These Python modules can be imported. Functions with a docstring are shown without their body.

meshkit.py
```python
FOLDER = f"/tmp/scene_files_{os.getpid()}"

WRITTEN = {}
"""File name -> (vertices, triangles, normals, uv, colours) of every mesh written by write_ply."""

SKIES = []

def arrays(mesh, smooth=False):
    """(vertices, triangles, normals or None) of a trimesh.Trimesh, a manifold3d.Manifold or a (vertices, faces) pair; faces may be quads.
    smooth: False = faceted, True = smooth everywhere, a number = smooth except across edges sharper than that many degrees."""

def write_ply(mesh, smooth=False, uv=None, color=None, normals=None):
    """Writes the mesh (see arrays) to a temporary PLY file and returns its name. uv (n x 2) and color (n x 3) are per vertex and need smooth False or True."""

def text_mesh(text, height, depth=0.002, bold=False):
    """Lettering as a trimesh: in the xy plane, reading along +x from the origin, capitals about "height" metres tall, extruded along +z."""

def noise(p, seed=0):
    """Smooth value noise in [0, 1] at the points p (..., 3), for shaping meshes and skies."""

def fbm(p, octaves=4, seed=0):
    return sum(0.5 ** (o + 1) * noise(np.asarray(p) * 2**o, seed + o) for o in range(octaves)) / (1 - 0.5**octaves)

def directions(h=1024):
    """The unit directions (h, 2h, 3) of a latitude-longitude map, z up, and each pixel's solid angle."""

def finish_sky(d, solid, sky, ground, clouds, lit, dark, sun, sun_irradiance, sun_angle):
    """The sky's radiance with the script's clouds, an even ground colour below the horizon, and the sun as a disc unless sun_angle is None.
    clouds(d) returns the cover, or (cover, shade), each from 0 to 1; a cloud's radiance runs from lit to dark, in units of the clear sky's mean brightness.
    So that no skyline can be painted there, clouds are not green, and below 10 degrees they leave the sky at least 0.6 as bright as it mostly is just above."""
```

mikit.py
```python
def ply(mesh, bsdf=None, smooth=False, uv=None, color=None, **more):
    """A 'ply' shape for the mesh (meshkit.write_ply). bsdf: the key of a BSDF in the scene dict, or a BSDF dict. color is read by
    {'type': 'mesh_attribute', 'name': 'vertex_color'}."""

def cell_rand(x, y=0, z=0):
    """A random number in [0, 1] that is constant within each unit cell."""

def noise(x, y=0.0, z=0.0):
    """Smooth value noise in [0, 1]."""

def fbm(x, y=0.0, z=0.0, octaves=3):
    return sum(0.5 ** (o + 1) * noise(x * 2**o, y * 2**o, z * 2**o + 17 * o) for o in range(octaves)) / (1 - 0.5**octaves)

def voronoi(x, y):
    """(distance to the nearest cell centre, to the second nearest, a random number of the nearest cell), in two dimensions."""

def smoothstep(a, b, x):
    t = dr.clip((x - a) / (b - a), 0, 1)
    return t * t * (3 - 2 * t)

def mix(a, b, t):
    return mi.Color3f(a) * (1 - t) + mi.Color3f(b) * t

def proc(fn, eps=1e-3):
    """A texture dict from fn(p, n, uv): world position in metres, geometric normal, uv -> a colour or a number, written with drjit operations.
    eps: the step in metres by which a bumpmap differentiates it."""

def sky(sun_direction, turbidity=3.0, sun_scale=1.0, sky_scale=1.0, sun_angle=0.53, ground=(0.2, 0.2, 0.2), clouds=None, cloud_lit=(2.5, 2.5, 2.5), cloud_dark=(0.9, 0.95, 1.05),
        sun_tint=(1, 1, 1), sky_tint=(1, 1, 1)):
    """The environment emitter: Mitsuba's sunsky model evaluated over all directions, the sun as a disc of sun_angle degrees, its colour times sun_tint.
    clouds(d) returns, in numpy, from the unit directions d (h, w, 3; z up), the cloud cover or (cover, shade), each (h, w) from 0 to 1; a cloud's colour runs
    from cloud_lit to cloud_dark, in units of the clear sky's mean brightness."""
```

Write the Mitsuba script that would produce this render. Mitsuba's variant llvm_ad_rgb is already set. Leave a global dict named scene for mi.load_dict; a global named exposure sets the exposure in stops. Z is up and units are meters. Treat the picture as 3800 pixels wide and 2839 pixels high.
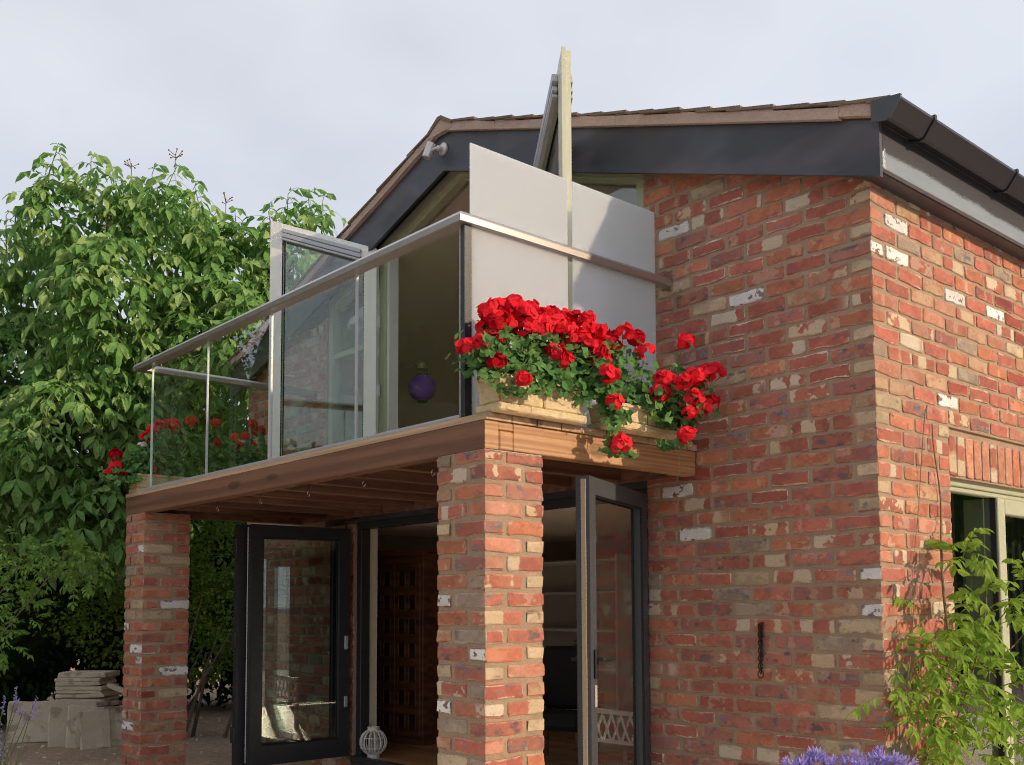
import math, random
import numpy as np, trimesh, drjit as dr, mitsuba as mi
import manifold3d as m3
import mikit, meshkit
from mikit import noise, fbm, smoothstep, mix, cell_rand

# ------------------------------------------------------------------ camera, sky, exposure
T = mi.ScalarTransform4f
CAM = np.array([2.26994, -4.09398, -1.47930])
FWD = np.array([-0.74600982, 0.66230751, 0.06941254])
UPV = np.array([0.05509938, -0.04248727, 0.99757651])
exposure = 2.5
SUN = (1.0, 0.44, 0.47)


def cloud_fn(d):
    q = d / (np.abs(d[..., 2:3]) + 0.35)
    n = meshkit.fbm(q * 1.1 + 3.7, 5, 2)
    m = meshkit.fbm(q * np.array([1.9, 1.9, 2.6]) + 9.1, 5, 5)
    cover = np.clip(0.84 + 0.45 * (n - 0.5) + 0.2 * (m - 0.5), 0.0, 0.95)
    shade = np.clip(0.45 + 2.6 * (m - 0.5) + 1.4 * (n - 0.5), 0, 1)
    return cover, shade


scene = {
    'camera': {'type': 'perspective', 'fov': 53.277, 'fov_axis': 'x', 'near_clip': 0.05, 'far_clip': 600.0,
               'principal_point_offset_x': -0.00946, 'principal_point_offset_y': -0.2010,
               'to_world': T().look_at(origin=CAM.tolist(), target=(CAM + FWD).tolist(), up=UPV.tolist())},
    'sky_light': mikit.sky(SUN, turbidity=2.6, clouds=cloud_fn, cloud_lit=(2.3, 2.32, 2.43), cloud_dark=(1.42, 1.46, 1.64),
                           sun_tint=(0.97, 0.99, 1.10), sun_scale=0.48, sun_angle=1.2),
}
labels = {}
U, HC = 0.225, 0.0766          # brick pitch and course height
GZ, FZ = -2.78, -2.565         # ground and indoor floor
RX, SL = -2.99, 0.345          # ridge and roof slope
XR, XL, DY, ZT, ZB = -1.002, -5.023, -1.394, -0.659, -0.814   # deck
HX, HXL, HY, HZ = -1.169, -4.833, -1.385, 0.248              # hand rail


# ------------------------------------------------------------------ helpers
def num(name):
    if name not in scene and name not in labels and name not in _used:
        _used.add(name)
        return name
    k = _count.get(name, 0) + 1
    while f'{name}_{k:03d}' in _used or f'{name}_{k:03d}' in scene:
        k += 1
    _count[name] = k
    _used.add(f'{name}_{k:03d}')
    return f'{name}_{k:03d}'


_used, _count = set(), {}


def add(name, mesh, bsdf, smooth=False, uv=None, color=None, kind=None, label=None, **more):
    key = name if (name in labels and name not in scene) else num(name)
    scene[key] = mikit.ply(mesh, bsdf, smooth=smooth, uv=uv, color=color, **more)
    if kind or label:
        labels[key] = {}
        if kind:
            labels[key]['kind'] = kind
        if label:
            labels[key]['label'] = label
    return key


def thing(name, label, category, group=None, kind=None):
    key = num(name)
    labels[key] = {'label': label, 'category': category}
    if group:
        labels[key]['group'] = group
    if kind:
        labels[key]['kind'] = kind
    return key


def struct(key, label, kind='structure'):
    labels[key] = {'label': label, 'kind': kind}


def cat(ms):
    return trimesh.util.concatenate(ms)


def box(x0, x1, y0, y1, z0, z1):
    m = trimesh.creation.box((x1 - x0, y1 - y0, z1 - z0))
    m.apply_translation(((x0 + x1) / 2, (y0 + y1) / 2, (z0 + z1) / 2))
    return m


def hull(pts):
    return trimesh.Trimesh(*_h(pts), process=False)


def _h(pts):
    m = m3.Manifold.hull_points(np.asarray(pts, np.float64)).to_mesh()
    return m.vert_properties[:, :3].astype(float), m.tri_verts


def cbox(x0, x1, y0, y1, z0, z1, c=0.004):
    c = min(c, (x1 - x0) / 2.5, (y1 - y0) / 2.5, (z1 - z0) / 2.5)
    pts = []
    for sx in (0, 1):
        for sy in (0, 1):
            for sz in (0, 1):
                X, Y, Z = (x1, x0)[sx], (y1, y0)[sy], (z1, z0)[sz]
                ix, iy, iz = X + (c if sx else -c), Y + (c if sy else -c), Z + (c if sz else -c)
                pts += [(X, iy, iz), (ix, Y, iz), (ix, iy, Z)]
    return hull(pts)


def frame_m(o, a, up=(0, 0, 1)):
    """matrix with x along a, z near up, at o"""
    a = np.asarray(a, float) / np.linalg.norm(a)
    if abs(a @ np.asarray(up, float)) > .99:
        up = (1, 0, 0)
    y = np.cross(up, a)
    y /= np.linalg.norm(y)
    z = np.cross(a, y)
    M = np.eye(4)
    M[:3, 0], M[:3, 1], M[:3, 2], M[:3, 3] = a, y, z, o
    return M


def bar(p0, p1, w, h, c=0.003, up=(0, 0, 1)):
    p0, p1 = np.asarray(p0, float), np.asarray(p1, float)
    L = np.linalg.norm(p1 - p0)
    m = cbox(0, L, -w / 2, w / 2, -h / 2, h / 2, c)
    m.apply_transform(frame_m(p0, p1 - p0, up))
    return m


def tube(pts, rad, sides=6, cap=True):
    p = np.asarray(pts, float)
    r = np.broadcast_to(rad, (len(p),))
    t = np.gradient(p, axis=0)
    t /= np.linalg.norm(t, axis=1, keepdims=True) + 1e-12
    a = np.cross(t[0], (0, 0, 1.0) if abs(t[0, 2]) < 0.9 else (1.0, 0, 0))
    A = []
    for k in range(len(p)):
        a = a - t[k] * (a @ t[k])
        a /= np.linalg.norm(a) + 1e-12
        A.append(a.copy())
    A = np.array(A)
    B = np.cross(t, A)
    ang = np.arange(sides) * 2 * np.pi / sides
    v = p[:, None] + r[:, None, None] * (np.cos(ang)[None, :, None] * A[:, None] + np.sin(ang)[None, :, None] * B[:, None])
    i, j = np.meshgrid(np.arange(len(p) - 1), np.arange(sides), indexing='ij')
    q = np.stack([i * sides + j, i * sides + (j + 1) % sides, (i + 1) * sides + (j + 1) % sides, (i + 1) * sides + j], -1).reshape(-1, 4)
    f = np.vstack([q[:, [0, 1, 2]], q[:, [0, 2, 3]]])
    v = v.reshape(-1, 3)
    if cap:
        n = len(v)
        v = np.vstack([v, p[:1], p[-1:]])
        k = np.arange(sides)
        f = np.vstack([f, np.stack([k * 0 + n, (k + 1) % sides, k], 1), np.stack([k * 0 + n + 1, (len(p) - 1) * sides + k, (len(p) - 1) * sides + (k + 1) % sides], 1)])
    return trimesh.Trimesh(v, f, process=False)


def lathe(prof, n=24):
    return trimesh.creation.revolve(np.asarray(prof, float), sections=n)


def tor(R, r, n=20, m=8):
    th = np.linspace(0, 2 * np.pi, n + 1)
    return tube(np.stack([R * np.cos(th), R * np.sin(th), 0 * th], 1), r, m, cap=False)


def move(m, M):
    m = m.copy()
    m.apply_transform(M)
    return m


def tmat(x, y, z, rz=0.0, rx=0.0, ry=0.0, s=1.0):
    M = trimesh.transformations.compose_matrix(scale=(s, s, s), angles=(rx, ry, rz), translate=(x, y, z))
    return M


def prism(pts, y0, y1):
    """polygon of (x, z), extruded from y0 to y1"""
    from shapely.geometry import Polygon
    m = trimesh.creation.extrude_polygon(Polygon(pts), y1 - y0, engine='earcut')
    v = m.vertices.copy()
    out = np.stack([v[:, 0], y0 + v[:, 2], v[:, 1]], 1)
    return trimesh.Trimesh(out, m.faces[:, ::-1], process=False)


# ------------------------------------------------------------------ materials
def P(**k):
    return {'type': 'principled', **{a: ({'type': 'rgb', 'value': list(b)} if isinstance(b, tuple) else b) for a, b in k.items()}}


def two(b):
    return {'type': 'twosided', 'bsdf': b}


def bump(b, fn, scale=1.0, eps=1e-3):
    return {'type': 'bumpmap', 'arbitrary': mikit.proc(fn, eps), 'scale': scale, 'bsdf': b}


def mat(key, **k):
    scene[key] = two(P(**k))


def pmat(key, fn, bfn=None, bs=1.0, eps=1e-3, **k):
    b = P(base_color=mikit.proc(fn), **k)
    scene[key] = two(bump(b, bfn, bs, eps) if bfn else b)


# brick types: base, dark base, stripe, edge salt, burn, cream patch, white paint
CODES = 'R D O L P B S E C W Y G M X'.split()
TYPES = {
    'R': ((.51, .175, .125), (.42, .135, .10), 0, .3, .26, .12, 0), 'D': ((.36, .09, .065), (.28, .075, .06), 0, .4, .06, 0, 0),
    'O': ((.55, .215, .125), (.47, .16, .095), .08, .25, .22, .15, 0), 'L': ((.58, .265, .185), (.47, .20, .13), .15, .25, .06, .1, 0),
    'P': ((.42, .16, .12), (.37, .16, .14), .1, .2, .38, .10, 0), 'B': ((.46, .17, .115), (.37, .14, .11), .05, .25, .62, .10, 0),
    'S': ((.48, .175, .12), (.40, .14, .10), 1., .3, .12, 0, 0), 'E': ((.49, .165, .12), (.41, .13, .10), 0, 1., .2, 0, 0),
    'C': ((.60, .47, .31), (.50, .37, .25), 0, 0, .26, .0, 0), 'W': ((.80, .79, .78), (.72, .70, .68), 0, 0, .0, 0, 1.),
    'Y': ((.52, .33, .21), (.45, .21, .13), .2, .2, .2, .1, 0), 'G': ((.40, .32, .24), (.33, .24, .19), 0, .3, .34, .1, 0),
    'M': ((.47, .175, .12), (.39, .135, .095), .1, .3, .12, .9, 0), 'X': ((.49, .19, .125), (.40, .145, .10), .3, .35, .3, .25, 0)}
TB = [[TYPES[c][0][k] for c in CODES] for k in range(3)] + [[TYPES[c][1][k] for c in CODES] for k in range(3)] + [[TYPES[c][k] for c in CODES] for k in range(2, 7)]
TBL = [mi.Float(x) for x in TB]


def brick_col(p, n, uv):
    K = dr.floor(uv.x)
    s = uv.x - K
    c = dr.floor(uv.y)
    t = uv.y - c
    hdr = c > 19.5
    idx = mi.UInt32(dr.clip(c - dr.select(hdr, mi.Float(20), mi.Float(0)), 0, 13))
    g = [dr.gather(mi.Float, x, idx) for x in TBL]
    L = dr.select(hdr, mi.Float(0.10), mi.Float(0.21))
    o = K * 7.31
    px, py, pz = p.x + o, p.y, p.z
    n1 = fbm(px * 16, py * 16, pz * 16)
    n2 = noise(px * 70, py * 70, pz * 70)
    n3 = noise(px * 260, py * 260, pz * 260)
    r1, r2 = cell_rand(K, 11), cell_rand(K, 12)
    col = mix(mi.Color3f(g[0], g[1], g[2]), mi.Color3f(g[3], g[4], g[5]), smoothstep(0.35, 0.7, n1 + 0.3 * (n2 - 0.5)))
    col = col * (0.82 + 0.36 * r1)
    cream = mix((.60, .46, .29), (.66, .58, .46), r2)
    wob = (n2 - 0.5) * 0.012 + (n1 - 0.5) * 0.03
    sp = (s * L + wob) * 16 + r1 * 40
    st = smoothstep(0.50, 0.55, noise(sp, K * 3.3, 0.5)) * g[6]
    col = mix(col, cream, st * dr.select(g[6] > 0.5, 0.92, 0.6))
    d = dr.minimum(dr.minimum(s, 1 - s) * L, dr.minimum(t, 1 - t) * 0.065) + (n1 - 0.5) * 0.016 + (n2 - 0.5) * 0.008
    col = mix(col, cream * 1.08, smoothstep(0.0085, 0.0045, d) * dr.minimum(1, g[7] * 1.15) * smoothstep(.50 - .28 * g[7], .68 - .28 * g[7], noise(px * 11 + 3, py * 11, pz * 34)))
    nb = fbm(px * 22 + 31, py * 22, pz * 30)
    bl = smoothstep(0.68 - 0.24 * g[8], 0.84 - 0.24 * g[8], nb + .12 * (n2 - .5)) * dr.minimum(g[8] * 3, 1)
    col = mix(col, mix((.12, .10, .105), (.27, .25, .27), dr.minimum(1, n2 * r2 * 1.8)), bl * 0.85)
    npc = .75 * noise(px * 24 + 11, py * 24, pz * 9 + 5) + .25 * noise(px * 60, py * 60, pz * 60)
    col = mix(col, cream * 1.05, smoothstep(0.70 - 0.19 * g[9], 0.76 - 0.19 * g[9], npc + 0.1 * (n2 - 0.5)) * dr.minimum(g[9] * 3, 1) * 0.92)
    chip = smoothstep(0.60, 0.67, fbm(px * 40, py * 40, pz * 40, 4) + 0.16 * smoothstep(0.008, 0.0, dr.minimum(dr.minimum(s, 1 - s) * L, dr.minimum(t, 1 - t) * 0.065)))
    col = mix(col, mix((.30, .12, .09), (.2, .2, .22), r2), chip * g[10])
    dm = dr.minimum(dr.minimum(s, 1 - s) * L, dr.minimum(t, 1 - t) * 0.065)
    smear = smoothstep(.012, .001, dm + (n2 - .5) * .010) * smoothstep(.42, .62, noise(px * 19 + 8, py * 19, pz * 40 + 2))
    col = mix(col, (.40, .295, .205), smear * .75)
    haze = smoothstep(.58, .85, fbm(px * 9 + 2, py * 9, pz * 13)) * .14
    col = mix(col, (.50, .36, .29), haze)
    pit = smoothstep(0.80, 0.88, n3)
    return col * (0.80 + 0.24 * n3) * (1 - 0.35 * pit)


def brick_bump(p, n, uv):
    return 0.0035 * fbm(p.x * 45, p.y * 45, p.z * 45) + 0.0012 * noise(p.x * 220, p.y * 220, p.z * 220)


pmat('mat_brick', brick_col, brick_bump, roughness=0.86, specular=0.25)


def mortar_col(p, n, uv):
    a = fbm(p.x * 9, p.y * 9, p.z * 9)
    b = noise(p.x * 240, p.y * 240, p.z * 240)
    return mix((.32, .225, .155), (.42, .31, .22), a) * (0.82 + 0.36 * b)


pmat('mat_mortar', mortar_col, lambda p, n, uv: 0.005 * fbm(p.x * 60, p.y * 60, p.z * 60) + 0.0015 * noise(p.x * 300, p.y * 300, p.z * 300), roughness=0.95, specular=0.2)
pmat('mat_verge', lambda p, n, uv: mix((.43, .31, .245), (.54, .41, .335), fbm(p.x * 12, p.y * 12, p.z * 20)) * (0.85 + 0.3 * noise(p.x * 150, p.y * 150, p.z * 150)),
     lambda p, n, uv: 0.006 * fbm(p.x * 30, p.y * 30, p.z * 30), roughness=0.95)
pmat('mat_tile', lambda p, n, uv: mix((.16, .115, .09), (.26, .19, .14), fbm(p.x * 10, p.y * 10, p.z * 10)) * (0.8 + 0.4 * noise(p.x * 90, p.y * 90, p.z * 90)),
     lambda p, n, uv: 0.003 * fbm(p.x * 60, p.y * 60, p.z * 60), roughness=0.9)
pmat('mat_barge', lambda p, n, uv: mix((.034, .037, .05), (.058, .06, .075), fbm(p.x * 3, p.y * 3, p.z * 7)) * (1 + .55 * smoothstep(.5, .72, fbm(p.x * 2.3 + 5, 1, p.z * 4))) + mi.Color3f(.022, .012, .006) * smoothstep(.55, .7, fbm(p.x * 1.7, 3, p.z * 5)) * (0.9 + 0.2 * noise(p.x * 120, p.y * 120, p.z * 30)),
     lambda p, n, uv: 0.0012 * fbm(p.x * 9, p.y * 9, p.z * 90), roughness=0.42, specular=0.45)
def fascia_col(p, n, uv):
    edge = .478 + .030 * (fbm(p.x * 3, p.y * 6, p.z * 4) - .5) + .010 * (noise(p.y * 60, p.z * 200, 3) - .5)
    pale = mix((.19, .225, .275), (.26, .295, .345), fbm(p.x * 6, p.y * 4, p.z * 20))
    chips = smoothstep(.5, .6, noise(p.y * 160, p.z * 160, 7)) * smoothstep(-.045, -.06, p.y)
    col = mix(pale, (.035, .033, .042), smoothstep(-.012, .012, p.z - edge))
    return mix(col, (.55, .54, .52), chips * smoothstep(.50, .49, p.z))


pmat('mat_fascia', fascia_col, roughness=0.6, specular=0.3)
mat('mat_gutter', base_color=(.03, .03, .038), roughness=0.3, specular=0.5)
mat('mat_white', base_color=(.74, .73, .70), roughness=0.5)


def sage(p, n, uv):
    return mi.Color3f(.44, .45, .32) * (0.92 + 0.16 * fbm(p.x * 8, p.y * 8, p.z * 3))


pmat('mat_sage', sage, roughness=0.4)
mat('mat_pale_sage', base_color=(.60, .60, .46), roughness=0.4)
pmat('mat_cream_paint', lambda p, n, uv: mi.Color3f(.86, .86, .80) * (0.93 + 0.14 * fbm(p.x * 9, p.y * 9, p.z * 3)), roughness=0.4)
mat('mat_anthracite', base_color=(.028, .03, .036), roughness=0.35, specular=0.5)
mat('mat_anth_light', base_color=(.055, .062, .072), roughness=0.4)
mat('mat_alu', base_color=(.62, .59, .57), metallic=0.45, roughness=0.32)
mat('mat_alu_grey', base_color=(.48, .49, .52), metallic=0.3, roughness=0.45)
mat('mat_rail', base_color=(.56, .52, .50), metallic=0.85, roughness=0.34)
mat('mat_chrome', base_color=(.75, .75, .75), metallic=1.0, roughness=0.15)
mat('mat_black', base_color=(.012, .012, .013), roughness=0.5)
mat('mat_rust', base_color=(.035, .018, .014), metallic=0.3, roughness=0.6)
scene['mat_glass'] = {'type': 'thindielectric', 'int_ior': 1.52, 'specular_transmittance': {'type': 'rgb', 'value': [.90, .95, .93]}}
scene['mat_pane'] = {'type': 'thindielectric', 'int_ior': 1.9, 'specular_transmittance': {'type': 'rgb', 'value': [.72, .82, .80]}}
scene['mat_privacy'] = {'type': 'principledthin', 'base_color': {'type': 'rgb', 'value': [.93, .955, .985]}, 'roughness': 0.6, 'diff_trans': 1.5, 'eta': 1.3}


def wood(axis, a, b, ring=70.0):
    def fn(p, n, uv):
        u, v, w = (p.x, p.y, p.z) if axis == 'x' else (p.y, p.x, p.z)
        g = noise(u * 1.6 + 3 * noise(u * 0.9, v * 5, w * 5), v * ring * .5, w * ring)
        f = fbm(u * 14, v * 260, w * 260)
        k = smoothstep(.77, .85, noise(u * 4.2, v * 9, w * 12))
        return mix(a, b, smoothstep(.25, .75, g)) * (0.8 + 0.4 * f) * (1 - 0.45 * k)
    return fn


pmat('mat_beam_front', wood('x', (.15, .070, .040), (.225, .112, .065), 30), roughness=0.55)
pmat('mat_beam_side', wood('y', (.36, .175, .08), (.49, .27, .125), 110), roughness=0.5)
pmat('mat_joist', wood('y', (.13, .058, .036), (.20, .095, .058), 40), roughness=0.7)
pmat('mat_deck_board', wood('x', (.42, .28, .17), (.54, .38, .25), 60), roughness=0.7)
pmat('mat_floor_wood', wood('x', (.28, .14, .06), (.40, .21, .10), 20), roughness=0.4)
pmat('mat_dark_wood', wood('x', (.10, .038, .018), (.16, .065, .03), 30), roughness=0.5)
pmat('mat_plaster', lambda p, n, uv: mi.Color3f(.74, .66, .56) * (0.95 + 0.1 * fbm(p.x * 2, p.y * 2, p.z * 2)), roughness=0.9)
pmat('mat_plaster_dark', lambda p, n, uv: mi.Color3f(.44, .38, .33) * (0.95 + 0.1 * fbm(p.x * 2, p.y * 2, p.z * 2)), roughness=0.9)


def planter_col(p, n, uv):
    return mix((.58, .43, .23), (.68, .55, .34), fbm(p.x * 14, p.y * 14, p.z * 14)) * (0.9 + 0.2 * noise(p.x * 120, p.y * 120, p.z * 120)) * (1 - .3 * smoothstep(.66, .8, fbm(p.x * 30, p.y * 30, p.z * 30)))


def planter_bump(p, n, uv):
    return 0.004 * fbm(p.x * 40, p.y * 40, p.z * 40) + 0.006 * smoothstep(.5, .62, noise(p.x * 28, p.y * 28, p.z * 28))


pmat('mat_planter', planter_col, planter_bump, roughness=0.85)


def leaf_mat(key, a, b, trans=0.7, rough=0.45):
    def fn(p, n, uv):
        return mix(a, b, fbm(p.x * 9, p.y * 9, p.z * 9)) * (0.85 + 0.3 * noise(p.x * 60, p.y * 60, p.z * 60))
    scene[key] = {'type': 'principledthin', 'base_color': mikit.proc(fn), 'roughness': rough, 'diff_trans': trans, 'eta': 1.4, 'spec_trans': 0.0}


leaf_mat('mat_walnut', (.13, .29, .07), (.26, .44, .15), 0.75, .35)
leaf_mat('mat_walnut_young', (.30, .46, .13), (.43, .58, .25), 0.85, .35)
leaf_mat('mat_shrub', (.07, .14, .025), (.13, .20, .04), 0.6)
leaf_mat('mat_hedge_dark', (.022, .045, .014), (.04, .07, .02), 0.4, 0.6)
leaf_mat('mat_ivy', (.12, .23, .04), (.25, .38, .08), 0.6)
leaf_mat('mat_elder', (.15, .29, .06), (.26, .42, .10), 0.7)
leaf_mat('mat_geranium', (.065, .19, .05), (.19, .34, .12), 0.5, .25)
leaf_mat('mat_wisteria', (.21, .38, .05), (.38, .52, .10), 0.9, .35)
leaf_mat('mat_lavender', (.10, .14, .08), (.16, .19, .11), 0.5, .7)
leaf_mat('mat_red', (.74, .006, .016), (.95, .06, .09), 0.45)
leaf_mat('mat_red_deep', (.42, .003, .012), (.70, .02, .04), 0.35)
leaf_mat('mat_white_petal', (.75, .73, .70), (.8, .8, .78), 0.4)
leaf_mat('mat_purple', (.34, .27, .64), (.60, .52, .84), 0.6)
pmat('mat_bark', lambda p, n, uv: mix((.10, .075, .055), (.19, .15, .11), fbm(p.x * 20, p.y * 20, p.z * 6)), roughness=0.9)
mat('mat_stem_green', base_color=(.14, .20, .06), roughness=0.6)
mat('mat_stem_brown', base_color=(.20, .13, .07), roughness=0.7)


def soil_col(p, n, uv):
    a = fbm(p.x * 1.3, p.y * 1.3, 0, 4)
    b = noise(p.x * 40, p.y * 40, 2)
    s = smoothstep(.86, .90, noise(p.x * 22, p.y * 22, 9))
    return mix(mix((.20, .135, .095), (.34, .245, .175), a) * (.8 + .4 * b), (.45, .37, .29), s * .6)


pmat('mat_soil', soil_col, lambda p, n, uv: 0.05 * fbm(p.x * 7, p.y * 7, 1) + 0.012 * noise(p.x * 45, p.y * 45, 1), roughness=0.95)


def slab_col(p, n, uv):
    a = fbm(p.x * 5, p.y * 5, p.z * 5, 4)
    st = smoothstep(.58, .72, fbm(p.x * 11 + 4, p.y * 11, p.z * 11))
    return mix(mix((.55, .46, .345), (.68, .59, .46), a), (.34, .27, .20), st * .75) * (.85 + .3 * noise(p.x * 130, p.y * 130, p.z * 130))


pmat('mat_slab', slab_col, lambda p, n, uv: 0.004 * fbm(p.x * 25, p.y * 25, p.z * 25), roughness=0.9)
mat('mat_lantern_purple', base_color=(.32, .12, .66), roughness=0.6)
mat('mat_inset', base_color=(.03, .012, .008), roughness=0.6)
mat('mat_fabric_black', base_color=(.02, .02, .022), roughness=0.9)
mat('mat_brass', base_color=(.50, .42, .30), metallic=0.5, roughness=0.4)

# ------------------------------------------------------------------ ground
rng = np.random.default_rng(5)
random.seed(11)
gx, gy = np.meshgrid(np.concatenate([np.linspace(-260, -18, 14), np.linspace(-16, 6, 90), np.linspace(9, 260, 14)]),
                     np.concatenate([np.linspace(-260, -9, 14), np.linspace(-8, 8, 64), np.linspace(11, 260, 14)]), indexing='ij')
gz = GZ + 0.05 * (meshkit.fbm(np.stack([gx * 1.4, gy * 1.4, gx * 0], -1), 3) - 0.5) * ((gx < -5.2) & (gx > -16))
ni, nj = gx.shape
ii, jj = np.meshgrid(np.arange(ni - 1), np.arange(nj - 1), indexing='ij')
gq = np.stack([ii * nj + jj, (ii + 1) * nj + jj, (ii + 1) * nj + jj + 1, ii * nj + jj + 1], -1).reshape(-1, 4)
scene['ground'] = mikit.ply((np.stack([gx, gy, gz], -1).reshape(-1, 3), gq), 'mat_soil', smooth=True)
_used.add('ground')
struct('ground', 'bare trodden brown soil of the garden around the house')

def paving_col(p, n, uv):
    j = dr.minimum(dr.abs(p.x / .6 - dr.round(p.x / .6)), dr.abs(p.y / .6 - dr.round(p.y / .6)))
    a = mix((.62, .54, .43), (.74, .67, .56), fbm(p.x * 2, p.y * 2, 3))
    return mix(a, (.30, .26, .21), smoothstep(.025, .012, j)) * (.9 + .2 * noise(p.x * 60, p.y * 60, 1))


pmat('mat_paving', paving_col, roughness=0.9)
pv = []
for x0, x1, y0, y1 in ((-3.4, 9.0, -12.0, -.03), (.03, 9.0, -.03, 8.0)):
    pv.append(trimesh.Trimesh([(x0, y0, GZ + .006), (x1, y0, GZ + .006), (x1, y1, GZ + .006), (x0, y1, GZ + .006)], [[0, 1, 2], [0, 2, 3]], process=False))
scene['patio'] = mikit.ply(cat(pv), 'mat_paving')
_used.add('patio')
struct('patio', 'pale stone paving in front of the house, below the picture')

# ------------------------------------------------------------------ bricks
BK = [0]


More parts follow.
